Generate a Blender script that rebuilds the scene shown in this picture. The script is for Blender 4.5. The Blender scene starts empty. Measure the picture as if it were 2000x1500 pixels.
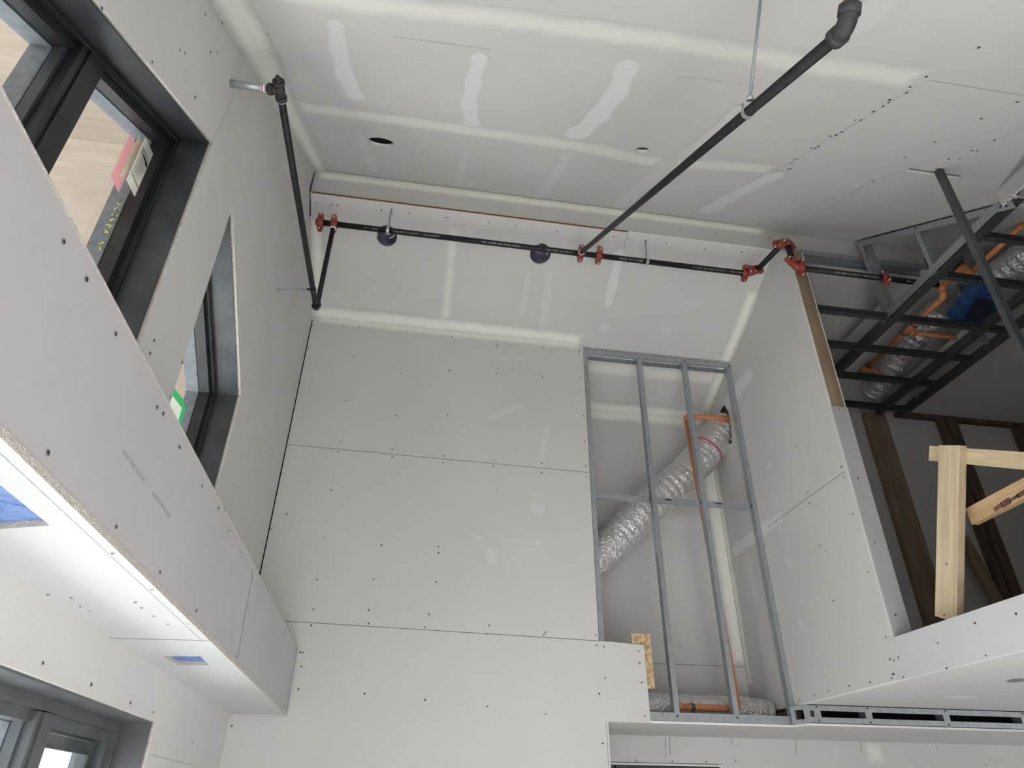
import bpy, bmesh, math, random
from mathutils import Vector, Matrix
from mathutils.geometry import tessellate_polygon

random.seed(7)
S = bpy.context.scene
COL = S.collection

# ------------------------------------------------------------------ camera
cam_data = bpy.data.cameras.new('camera')
cam_data.sensor_fit = 'HORIZONTAL'
cam_data.sensor_width = 36.0
cam_data.lens = 36.0 * 1336.48 / 2000.0
cam_data.clip_start = 0.02
cam_data.clip_end = 300
cam = bpy.data.objects.new('camera', cam_data)
COL.objects.link(cam)
PITCH, ROLL, YAW = 0.557195, 0.0122254, 0.1523217
_f = Vector((math.sin(YAW) * math.cos(PITCH), math.cos(YAW) * math.cos(PITCH), math.sin(PITCH)))
_r0 = Vector((math.cos(YAW), -math.sin(YAW), 0))
_u0 = _r0.cross(_f)
_r = math.cos(ROLL) * _r0 + math.sin(ROLL) * _u0
_u = -math.sin(ROLL) * _r0 + math.cos(ROLL) * _u0
M = Matrix((_r, _u, -_f)).transposed().to_4x4()
M.translation = Vector((0, 0, 1.6))
cam.matrix_world = M
S.camera = cam

# ------------------------------------------------------------------ sky, exposure, daylight
W = bpy.data.worlds.new('overcast_sky')
S.world = W
W.use_nodes = True
bg = W.node_tree.nodes['Background']
bg.inputs[0].default_value = (0.93, 0.965, 1.0, 1)
bg.inputs[1].default_value = 1.0
S.view_settings.view_transform = 'Standard'
S.view_settings.look = 'None'
S.view_settings.gamma = 1.0
S.view_settings.use_curve_mapping = False
S.view_settings.exposure = 0.67


def area_light(name, loc, target, sx, sy, power, color=(1, 1, 1)):
    d = bpy.data.lights.new(name, 'AREA')
    d.shape = 'RECTANGLE'
    d.size, d.size_y, d.energy, d.color = sx, sy, power, color
    o = bpy.data.objects.new(name, d)
    COL.objects.link(o)
    o.location = loc
    o.rotation_euler = (Vector(target) - Vector(loc)).to_track_quat('-Z', 'Y').to_euler()
    return o


# sun from behind the camera: it comes in under the roof edge, lands on the floor and lights the room from below
sd = bpy.data.lights.new('sun', 'SUN')
sd.energy, sd.angle, sd.color = 11.0, 0.02, (1.0, 0.98, 0.955)
sun = bpy.data.objects.new('sun', sd)
COL.objects.link(sun)
sun.rotation_euler = Vector((0.13, 0.835, -0.535)).to_track_quat('-Z', 'Y').to_euler()
# added unseen lamps: front fill, and ground bounce sent up through the left windows
area_light('front_fill_light', (0.4, -2.6, 1.3), (0.7, 3.0, 2.6), 2.4, 2.2, 5, (0.97, 0.985, 1.0))
area_light('side_bounce_fill', (-3.0, 2.3, 0.6), (1.2, 2.6, 4.2), 5.0, 2.0, 120, (0.96, 0.98, 1.0))

# ------------------------------------------------------------------ materials
MAT = {}


def nodes_of(name):
    m = bpy.data.materials.new(name)
    m.use_nodes = True
    nt = m.node_tree
    b = nt.nodes['Principled BSDF']
    MAT[name] = m
    return m, nt, b


def nd(nt, kind, **kw):
    n = nt.nodes.new(kind)
    for k, v in kw.items():
        setattr(n, k, v)
    return n


def surface(name, c0, c1, rough=0.6, metal=0.0, scale=6.0, stretch=(1, 1, 1), detail=5.0, bump=0.0, bscale=None, lo=0.3, hi=0.7, spec=0.5, fine=0.0, tilt=0.0):
    """two colours mixed by noise in object space, with an optional bump"""
    m, nt, b = nodes_of(name)
    L = nt.links.new
    tc = nd(nt, 'ShaderNodeTexCoord')
    mp = nd(nt, 'ShaderNodeMapping')
    mp.inputs['Scale'].default_value = stretch
    if tilt:      # turn the pattern about the X axis before stretching it
        mr = nd(nt, 'ShaderNodeMapping')
        mr.inputs['Rotation'].default_value = (math.radians(tilt), 0, 0)
        L(tc.outputs['Object'], mr.inputs[0])
        L(mr.outputs[0], mp.inputs[0])
    else:
        L(tc.outputs['Object'], mp.inputs[0])
    n = nd(nt, 'ShaderNodeTexNoise')
    n.inputs['Scale'].default_value = scale
    n.inputs['Detail'].default_value = detail
    L(mp.outputs[0], n.inputs['Vector'])
    r = nd(nt, 'ShaderNodeMapRange')
    r.inputs['From Min'].default_value = lo
    r.inputs['From Max'].default_value = hi
    L(n.outputs['Fac'], r.inputs['Value'])
    mx = nd(nt, 'ShaderNodeMix', data_type='RGBA')
    mx.inputs['A'].default_value = (*c0, 1)
    mx.inputs['B'].default_value = (*c1, 1)
    L(r.outputs[0], mx.inputs['Factor'])
    col = mx.outputs['Result']
    if fine:
        n2 = nd(nt, 'ShaderNodeTexNoise')
        n2.inputs['Scale'].default_value = 260
        n2.inputs['Detail'].default_value = 2
        L(tc.outputs['Object'], n2.inputs['Vector'])
        r2 = nd(nt, 'ShaderNodeMapRange')
        r2.inputs['To Min'].default_value = 1 - fine
        r2.inputs['To Max'].default_value = 1 + fine
        L(n2.outputs['Fac'], r2.inputs['Value'])
        m2 = nd(nt, 'ShaderNodeMix', data_type='RGBA', blend_type='MULTIPLY')
        m2.inputs['Factor'].default_value = 1
        L(col, m2.inputs['A'])
        L(r2.outputs[0], m2.inputs['B'])
        col = m2.outputs['Result']
    L(col, b.inputs['Base Color'])
    b.inputs['Roughness'].default_value = rough
    b.inputs['Metallic'].default_value = metal
    b.inputs['Specular IOR Level'].default_value = spec
    if bump:
        nb = nd(nt, 'ShaderNodeTexNoise')
        nb.inputs['Scale'].default_value = bscale or scale * 3
        nb.inputs['Detail'].default_value = 4
        L(mp.outputs[0], nb.inputs['Vector'])
        bp = nd(nt, 'ShaderNodeBump')
        bp.inputs['Strength'].default_value = bump
        bp.inputs['Distance'].default_value = 0.02
        L(nb.outputs['Fac'], bp.inputs['Height'])
        L(bp.outputs[0], b.inputs['Normal'])
    return m


surface('drywall', (0.615, 0.607, 0.593), (0.655, 0.647, 0.633), 0.85, scale=1.6, fine=0.06, spec=0.2)
surface('drywall_white', (0.54, 0.55, 0.55), (0.59, 0.60, 0.60), 0.8, scale=2, fine=0.03, spec=0.2)
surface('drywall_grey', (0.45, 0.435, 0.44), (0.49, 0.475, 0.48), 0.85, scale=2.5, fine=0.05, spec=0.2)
surface('joint_faint', (0.42, 0.41, 0.40), (0.62, 0.61, 0.60), 0.9, scale=25)
surface('drywall_pale', (0.60, 0.60, 0.62), (0.64, 0.64, 0.66), 0.8, scale=3, fine=0.04, spec=0.2)
surface('gypsum_edge', (0.50, 0.46, 0.43), (0.64, 0.60, 0.57), 0.9, scale=60, bump=0.5, spec=0.1)
surface('white_edge', (0.78, 0.78, 0.77), (0.86, 0.86, 0.85), 0.8, scale=30, spec=0.2)
surface('dark_hole', (0.006, 0.006, 0.006), (0.012, 0.011, 0.01), 0.9, spec=0.1)
surface('screw_head', (0.03, 0.03, 0.032), (0.05, 0.05, 0.05), 0.6)
surface('joint_line', (0.16, 0.15, 0.14), (0.26, 0.25, 0.24), 0.9, scale=15)
surface('steel_dark_skylit', (0.085, 0.09, 0.10), (0.13, 0.138, 0.15), 0.4, metal=0.2, scale=8)  # lighter copy of the dark window steel, sky light and haze in its colour
surface('steel_dark', (0.04, 0.044, 0.049), (0.08, 0.086, 0.095), 0.42, metal=0.25, scale=7, bump=0.05, bscale=60)
surface('steel_frame', (0.014, 0.015, 0.017), (0.028, 0.03, 0.033), 0.38, metal=0.2, scale=10)
surface('outer_strip', (0.13, 0.14, 0.165), (0.20, 0.215, 0.245), 0.5, scale=40)
surface('galvanized', (0.40, 0.43, 0.46), (0.52, 0.55, 0.58), 0.42, metal=0.75, scale=45, stretch=(1, 1, 0.4), detail=3)
surface('galvanized_dull', (0.09, 0.095, 0.10), (0.14, 0.147, 0.155), 0.5, metal=0.6, scale=30)
surface('black_pipe', (0.010, 0.011, 0.013), (0.022, 0.024, 0.026), 0.5, scale=25, spec=0.3)
surface('branch_pipe', (0.007, 0.007, 0.008), (0.018, 0.018, 0.019), 0.55, scale=30, spec=0.3)
surface('cast_iron', (0.022, 0.023, 0.026), (0.045, 0.046, 0.05), 0.55, scale=60, bump=0.25, bscale=200)
surface('red_paint', (0.21, 0.034, 0.022), (0.29, 0.05, 0.034), 0.45, scale=30)
surface('zinc', (0.50, 0.52, 0.54), (0.66, 0.68, 0.70), 0.32, metal=0.8, scale=30)
surface('zinc_rod', (0.30, 0.36, 0.39), (0.42, 0.47, 0.50), 0.4, metal=0.5, scale=200, stretch=(1, 1, 1), bump=0.3, bscale=400)
surface('teflon', (0.80, 0.80, 0.80), (0.9, 0.9, 0.9), 0.6)
surface('brass', (0.45, 0.27, 0.10), (0.58, 0.37, 0.16), 0.35, metal=0.7)
surface('orange_plastic', (0.62, 0.23, 0.095), (0.68, 0.27, 0.12), 0.42, scale=8)
surface('red_plastic', (0.45, 0.01, 0.02), (0.5, 0.02, 0.03), 0.4)
surface('red_mark', (0.55, 0.02, 0.045), (0.65, 0.03, 0.06), 0.6)
surface('pine', (0.56, 0.44, 0.27), (0.74, 0.63, 0.44), 0.7, scale=3, stretch=(5, 14, 0.9), detail=7, bump=0.05, tilt=-26.6)
surface('pine_rail', (0.54, 0.42, 0.25), (0.76, 0.64, 0.43), 0.7, scale=3, stretch=(5, 0.9, 16), detail=7, tilt=-29)
surface('pine_edge', (0.42, 0.32, 0.22), (0.58, 0.46, 0.31), 0.8, scale=5, stretch=(6, 1.5, 1.5))
surface('bark', (0.10, 0.05, 0.035), (0.26, 0.14, 0.09), 0.9, scale=25, bump=0.6)
surface('pine_warm', (0.48, 0.31, 0.16), (0.66, 0.47, 0.27), 0.7, scale=3, stretch=(6, 0.9, 16), detail=7)
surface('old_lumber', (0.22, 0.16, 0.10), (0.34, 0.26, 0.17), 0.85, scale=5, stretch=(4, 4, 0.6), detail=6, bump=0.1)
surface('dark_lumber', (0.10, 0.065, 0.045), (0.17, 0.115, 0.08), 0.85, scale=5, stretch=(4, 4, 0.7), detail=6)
surface('osb', (0.42, 0.28, 0.15), (0.68, 0.53, 0.34), 0.8, scale=55, detail=3, lo=0.4, hi=0.6)
surface('plywood', (0.36, 0.285, 0.24), (0.43, 0.35, 0.30), 0.7, scale=2.5, stretch=(1, 6, 1), detail=6)
surface('blue_film', (0.02, 0.055, 0.17), (0.05, 0.12, 0.30), 0.25, scale=10, bump=0.6, bscale=14)
surface('blue_tape', (0.10, 0.19, 0.46), (0.19, 0.30, 0.60), 0.5, scale=25, bump=0.4)
surface('purple_housing', (0.06, 0.05, 0.085), (0.14, 0.115, 0.18), 0.45, scale=25)
surface('paper', (0.78, 0.80, 0.76), (0.84, 0.86, 0.82), 0.6)
surface('pink_reflection', (0.80, 0.52, 0.56), (0.84, 0.58, 0.61), 0.5)
surface('pale_reflection', (0.76, 0.76, 0.66), (0.80, 0.80, 0.70), 0.5)
surface('ink', (0.02, 0.02, 0.02), (0.03, 0.03, 0.03), 0.6)
surface('ink_faint', (0.385, 0.375, 0.375), (0.43, 0.42, 0.42), 0.6)
surface('print_grey', (0.46, 0.455, 0.45), (0.58, 0.575, 0.565), 0.8, scale=40)
surface('pipe_print', (0.40, 0.42, 0.42), (0.5, 0.52, 0.52), 0.6)
surface('yellow_paint', (0.66, 0.58, 0.16), (0.72, 0.66, 0.25), 0.6)
surface('green_tape', (0.14, 0.62, 0.32), (0.20, 0.70, 0.40), 0.5)
surface('rust', (0.16, 0.06, 0.035), (0.28, 0.11, 0.06), 0.8, scale=60)
surface('navy_gap', (0.008, 0.010, 0.02), (0.02, 0.024, 0.05), 0.7, scale=40)
surface('concrete', (0.72, 0.72, 0.72), (0.80, 0.80, 0.80), 0.9, scale=3)
surface('pavement', (0.42, 0.41, 0.39), (0.50, 0.49, 0.47), 0.9, scale=1)
surface('siding', (0.62, 0.60, 0.52), (0.68, 0.66, 0.58), 0.7, scale=3)


def foil_material():
    m, nt, b = nodes_of('foil')
    L = nt.links.new
    tc = nd(nt, 'ShaderNodeTexCoord')
    n = nd(nt, 'ShaderNodeTexNoise')
    n.inputs['Scale'].default_value = 20
    n.inputs['Detail'].default_value = 8
    n.inputs['Distortion'].default_value = 2.5
    L(tc.outputs['Object'], n.inputs['Vector'])
    v = nd(nt, 'ShaderNodeTexVoronoi')
    v.inputs['Scale'].default_value = 60
    L(tc.outputs['Object'], v.inputs['Vector'])
    a = nd(nt, 'ShaderNodeMath', operation='MULTIPLY_ADD')
    a.inputs[1].default_value = 0.25
    L(v.outputs['Distance'], a.inputs[0])
    L(n.outputs['Fac'], a.inputs[2])
    bp = nd(nt, 'ShaderNodeBump')
    bp.inputs['Strength'].default_value = 0.75
    bp.inputs['Distance'].default_value = 0.02
    L(a.outputs[0], bp.inputs['Height'])
    L(bp.outputs[0], b.inputs['Normal'])
    b.inputs['Base Color'].default_value = (0.80, 0.80, 0.81, 1)
    b.inputs['Metallic'].default_value = 0.75
    b.inputs['Roughness'].default_value = 0.27


foil_material()


def let_light_through(name, amount):
    m = MAT[name]
    nt = m.node_tree
    b = nt.nodes['Principled BSDF']
    t = nd(nt, 'ShaderNodeBsdfTranslucent')
    nt.links.new(b.inputs['Base Color'].links[0].from_socket, t.inputs[0])
    mx = nd(nt, 'ShaderNodeMixShader')
    mx.inputs[0].default_value = amount
    nt.links.new(b.outputs[0], mx.inputs[1])
    nt.links.new(t.outputs[0], mx.inputs[2])
    nt.links.new(mx.outputs[0], nt.nodes['Material Output'].inputs[0])


for _n, _a in (('paper', 0.65), ('pink_reflection', 0.7), ('pale_reflection', 0.7), ('green_tape', 0.6)):
    let_light_through(_n, _a)


def glass_material():
    m, nt, b = nodes_of('window_glass')
    nt.nodes.remove(b)
    out = nt.nodes['Material Output']
    t = nd(nt, 'ShaderNodeBsdfTransparent')
    g = nd(nt, 'ShaderNodeBsdfGlossy')
    g.inputs['Roughness'].default_value = 0.02
    t.inputs[0].default_value = (0.93, 0.96, 0.95, 1)
    lw = nd(nt, 'ShaderNodeLayerWeight')
    lw.inputs['Blend'].default_value = 0.5
    pw = nd(nt, 'ShaderNodeMath', operation='POWER')
    pw.inputs[1].default_value = 5
    nt.links.new(lw.outputs['Facing'], pw.inputs[0])
    fr = nd(nt, 'ShaderNodeMath', operation='MULTIPLY_ADD')
    fr.inputs[1].default_value = 0.4
    fr.inputs[2].default_value = 0.03
    nt.links.new(pw.outputs[0], fr.inputs[0])
    mx = nd(nt, 'ShaderNodeMixShader')
    nt.links.new(fr.outputs[0], mx.inputs[0])
    nt.links.new(t.outputs[0], mx.inputs[1])
    nt.links.new(g.outputs[0], mx.inputs[2])
    nt.links.new(mx.outputs[0], out.inputs[0])


glass_material()


def compound(name, c, opacity, soft, rag, c_mid=None):
    """dried joint compound feathered into the bare board colour at its edges and cut off where the stroke ends.
    UV = (distance from the side of the stroke, distance from its ends) in metres"""
    m = surface(name, (0.615, 0.607, 0.593), (0.655, 0.647, 0.633), 0.85, scale=1.6, fine=0.06, spec=0.2)
    nt = m.node_tree
    b = nt.nodes['Principled BSDF']
    board = b.inputs['Base Color'].links[0].from_socket
    L = nt.links.new
    uv = nd(nt, 'ShaderNodeUVMap')
    uv.uv_map = 'UVMap'
    sp = nd(nt, 'ShaderNodeSeparateXYZ')
    L(uv.outputs[0], sp.inputs[0])
    mn = nd(nt, 'ShaderNodeMath', operation='MINIMUM')
    L(sp.outputs[0], mn.inputs[0])
    L(sp.outputs[1], mn.inputs[1])
    tc = nd(nt, 'ShaderNodeTexCoord')
    n = nd(nt, 'ShaderNodeTexNoise')
    n.inputs['Scale'].default_value = 9
    n.inputs['Detail'].default_value = 4
    L(tc.outputs['Object'], n.inputs['Vector'])
    s = nd(nt, 'ShaderNodeMath', operation='MULTIPLY_ADD')
    s.inputs[1].default_value = rag
    s.inputs[2].default_value = -0.65 * rag
    L(n.outputs['Fac'], s.inputs[0])
    ad = nd(nt, 'ShaderNodeMath', operation='ADD')
    L(mn.outputs[0], ad.inputs[0])
    L(s.outputs[0], ad.inputs[1])
    r = nd(nt, 'ShaderNodeMapRange', interpolation_type='SMOOTHSTEP')
    r.inputs['From Min'].default_value = 0
    r.inputs['From Max'].default_value = soft
    r.inputs['To Max'].default_value = opacity
    L(ad.outputs[0], r.inputs['Value'])
    cut = nd(nt, 'ShaderNodeMath', operation='GREATER_THAN')
    cut.inputs[1].default_value = 0.02
    L(r.outputs[0], cut.inputs[0])
    L(cut.outputs[0], b.inputs['Alpha'])
    top = nd(nt, 'ShaderNodeMix', data_type='RGBA')
    top.inputs['A'].default_value = (*c, 1)
    top.inputs['B'].default_value = (*(c_mid or c), 1)
    r2 = nd(nt, 'ShaderNodeMapRange', interpolation_type='SMOOTHSTEP')
    r2.inputs['From Min'].default_value = soft * 0.6
    r2.inputs['From Max'].default_value = soft * 1.4
    L(ad.outputs[0], r2.inputs['Value'])
    L(r2.outputs[0], top.inputs['Factor'])
    mx = nd(nt, 'ShaderNodeMix', data_type='RGBA')
    L(board, mx.inputs['A'])
    L(top.outputs['Result'], mx.inputs['B'])
    L(r.outputs[0], mx.inputs['Factor'])
    L(mx.outputs['Result'], b.inputs['Base Color'])


compound('mud', (0.74, 0.76, 0.755), 0.95, 0.02, 0.014)
compound('tape', (0.73, 0.725, 0.705), 0.95, 0.045, 0.05, (0.80, 0.795, 0.745))
compound('corner', (0.78, 0.775, 0.73), 1.0, 0.038, 0.035, (0.86, 0.855, 0.79))
compound('faint', (0.71, 0.715, 0.71), 0.6, 0.035, 0.03)
compound('scuff', (0.16, 0.155, 0.15), 0.8, 0.012, 0.03)


# ------------------------------------------------------------------ mesh collector
class MB:
    def __init__(self):
        self.v, self.f, self.fm, self.uv, self.mats = [], [], [], [], []
        self.smooth = []
        self.lift = 0.0

    def mi(self, mat):
        if mat not in self.mats:
            self.mats.append(mat)
        return self.mats.index(mat)

    def face(self, pts, mat, uv=None, smooth=False):
        i = len(self.v)
        self.v += [tuple(p) for p in pts]
        self.f.append(tuple(range(i, i + len(pts))))
        self.fm.append(self.mi(mat))
        self.uv.append(uv)
        self.smooth.append(smooth)

    def mesh(self, verts, faces, mat, smooth=False):
        i = len(self.v)
        self.v += [tuple(p) for p in verts]
        k = self.mi(mat)
        for f in faces:
            self.f.append(tuple(i + a for a in f))
            self.fm.append(k)
            self.uv.append(None)
            self.smooth.append(smooth)

    def box(self, p0, p1, mat):
        x0, y0, z0 = [min(a, b) for a, b in zip(p0, p1)]
        x1, y1, z1 = [max(a, b) for a, b in zip(p0, p1)]
        vs = [(x0, y0, z0), (x1, y0, z0), (x1, y1, z0), (x0, y1, z0), (x0, y0, z1), (x1, y0, z1), (x1, y1, z1), (x0, y1, z1)]
        self.mesh(vs, [(0, 3, 2, 1), (4, 5, 6, 7), (0, 1, 5, 4), (1, 2, 6, 5), (2, 3, 7, 6), (3, 0, 4, 7)], mat)

    def obox(self, a, b, side, width, thick, mat, mat_thin=None):
        """a board from a to b: its width along side (made square to a-b), its thickness along the third axis"""
        a, b = Vector(a), Vector(b)
        t = (b - a).normalized()
        s = Vector(side)
        s = (s - t * s.dot(t)).normalized()
        n = t.cross(s)
        c = []
        for p in (a, b):
            for i, j in ((-1, -1), (1, -1), (1, 1), (-1, 1)):
                c.append(p + s * (i * width / 2) + n * (j * thick / 2))
        self.mesh(c, [(0, 1, 5, 4), (2, 3, 7, 6)], mat)
        self.mesh(c, [(1, 2, 6, 5), (3, 0, 4, 7), (0, 3, 2, 1), (4, 5, 6, 7)], mat_thin or mat)

    def prism(self, outline, holes, fn, ext, mat, edge=None):
        """flat outline with holes (2D), placed by fn, pushed by vector ext"""
        ext = Vector(ext)
        loops = [list(outline)] + [list(h) for h in holes]
        flat = [p for l in loops for p in l]
        tris = tessellate_polygon([[Vector((p[0], p[1], 0)) for p in l] for l in loops])
        base = [Vector(fn(*p)) for p in flat]
        top = [p + ext for p in base]
        self.mesh(base, [tuple(t) for t in tris], mat)
        self.mesh(top, [tuple(reversed(t)) for t in tris], mat)
        k = 0
        for l in loops:
            n = len(l)
            for i in range(n):
                j = (i + 1) % n
                self.face([base[k + i], base[k + j], top[k + j], top[k + i]], edge or mat)
            k += n

    def tube(self, pts, r, mat, seg=16, caps=True, radii=None, wob=None):
        pts = [Vector(p) for p in pts]
        n = len(pts)
        tang = []
        for i in range(n):
            a = pts[max(i - 1, 0)]
            b = pts[min(i + 1, n - 1)]
            tang.append((b - a).normalized())
        up = Vector((0, 0, 1)) if abs(tang[0].z) < 0.9 else Vector((0, 1, 0))
        u = (up - tang[0] * up.dot(tang[0])).normalized()
        vs = []
        for i in range(n):
            u = (u - tang[i] * u.dot(tang[i])).normalized()
            w = tang[i].cross(u)
            for k in range(seg):
                a = 2 * math.pi * k / seg
                rr = radii[i] if radii else r
                if wob:
                    rr *= 1 + wob * (random.random() - 0.5)
                vs.append(pts[i] + u * (rr * math.cos(a)) + w * (rr * math.sin(a)))
        fs = []
        for i in range(n - 1):
            for k in range(seg):
                k2 = (k + 1) % seg
                fs.append((i * seg + k, i * seg + k2, (i + 1) * seg + k2, (i + 1) * seg + k))
        self.mesh(vs, fs, mat, smooth=True)
        if caps:
            self.mesh([vs[k] for k in range(seg)], [tuple(reversed(range(seg)))], mat)
            self.mesh([vs[(n - 1) * seg + k] for k in range(seg)], [tuple(range(seg))], mat)

    def lathe(self, centre, axis, profile, mat, seg=20, closed=False):
        """profile = [(distance along axis, radius)]"""
        c = Vector(centre)
        t = Vector(axis).normalized()
        up = Vector((0, 0, 1)) if abs(t.z) < 0.9 else Vector((0, 1, 0))
        u = (up - t * up.dot(t)).normalized()
        w = t.cross(u)
        vs = []
        for d, r in profile:
            for k in range(seg):
                a = 2 * math.pi * k / seg
                vs.append(c + t * d + u * (r * math.cos(a)) + w * (r * math.sin(a)))
        n = len(profile)
        fs = []
        for i in range(n if closed else n - 1):
            i2 = (i + 1) % n
            for k in range(seg):
                k2 = (k + 1) % seg
                fs.append((i * seg + k, i * seg + k2, i2 * seg + k2, i2 * seg + k))
        self.mesh(vs, fs, mat, smooth=True)

    def extrude(self, profile, a, b, u, v, mat):
        """2D profile in (u, v) swept straight from a to b"""
        a, b, u, v = Vector(a), Vector(b), Vector(u).normalized(), Vector(v).normalized()
        self.prism(profile, [], lambda x, y: a + u * x + v * y, b - a, mat)

    def channel(self, a, b, web, flange, mat, w=0.09, d=0.034, t=0.004, lip=True):
        """C-shaped steel section: web of width w along 'web', flanges of depth d along 'flange'"""
        h = w / 2
        if lip:
            l = 0.008
            p = [(-h, 0), (h, 0), (h, d), (h - l, d), (h - l, d - t), (h - t, d - t), (h - t, t), (-h + t, t), (-h + t, d - t), (-h + l, d - t), (-h + l, d), (-h, d)]
        else:
            p = [(-h, 0), (h, 0), (h, d), (h - t, d), (h - t, t), (-h + t, t), (-h + t, d), (-h, d)]
        self.extrude(p, a, b, web, flange, mat)

    def build(self, name, parent=None, kind=None, label=None, cat=None, group=None):
        me = bpy.data.meshes.new(name)
        me.from_pydata(self.v, [], self.f)
        for mname in self.mats:
            me.materials.append(MAT[mname])
        me.polygons.foreach_set('material_index', self.fm)
        me.polygons.foreach_set('use_smooth', self.smooth)
        if any(u is not None for u in self.uv):
            lay = me.uv_layers.new(name='UVMap')
            for p, u in zip(me.polygons, self.uv):
                if u is not None:
                    for li, c in zip(p.loop_indices, u):
                        lay.data[li].uv = c
        me.update()
        bm = bmesh.new()
        bm.from_mesh(me)
        bmesh.ops.remove_doubles(bm, verts=bm.verts, dist=1e-5)
        if not any(u is not None for u in self.uv):
            bmesh.ops.recalc_face_normals(bm, faces=bm.faces)
        bm.to_mesh(me)
        bm.free()
        o = bpy.data.objects.new(name, me)
        COL.objects.link(o)
        if parent:
            o.parent = parent
            o.matrix_parent_inverse = parent.matrix_world.inverted()
        if kind:
            o['kind'] = kind
        tag(o, label, cat, group)
        return o


def tag(o, label=None, cat=None, group=None):
    if label:
        o['label'] = label
    if cat:
        o['category'] = cat
    if group:
        o['group'] = group
    return o


def thing(name, loc, label, cat, group=None, kind=None):
    o = bpy.data.objects.new(name, None)
    COL.objects.link(o)
    o.location = loc
    o.matrix_world = Matrix.Translation(Vector(loc))
    o.empty_display_size = 0.1
    if kind:
        o['kind'] = kind
    return tag(o, label, cat, group)


# ------------------------------------------------------------------ planes of the room
def fs_z(y):  # ceiling that rises towards the ridge
    return 3.11 + 0.675 * y


def bs_z(y):  # ceiling that falls away beyond the ridge
    return 6.871 - 0.411 * y


FN = Vector((0, 0.5595, -0.8288))   # downward normals of the two slopes
BN = Vector((0, -0.380, -0.925))
XL, XR, YB, YR = -0.93, 2.64, 4.61, 3.65
PLANES = {
    'fs': (lambda a, b, o: Vector((a, b, fs_z(b))) + FN * o),
    'bs': (lambda a, b, o: Vector((a, b, bs_z(b))) + BN * o),
    'back': (lambda a, b, o: Vector((a, YB - o, b))),
    'left': (lambda a, b, o: Vector((XL + o, a, b))),
    'soff': (lambda a, b, o: Vector((-0.612 + o, a, b))),
    'under': (lambda a, b, o: Vector((a, b, 2.062 - o))),
    'right': (lambda a, b, o: Vector((XR - o, a, b))),
    'end': (lambda a, b, o: Vector((a, 3.487 - o, b))),
    'band': (lambda a, b, o: Vector((a, YR - o, b))),
    'nook': (lambda a, b, o: Vector((a, 5.25 - o, b))),
    'alc': (lambda a, b, o: Vector((a, 5.45 - o, b))),
    'alcu': (lambda a, b, o: Vector((a, b, 2.08 - o))),
    'loftu': (lambda a, b, o: Vector((a, b, 2.205 - o))),
}

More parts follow.
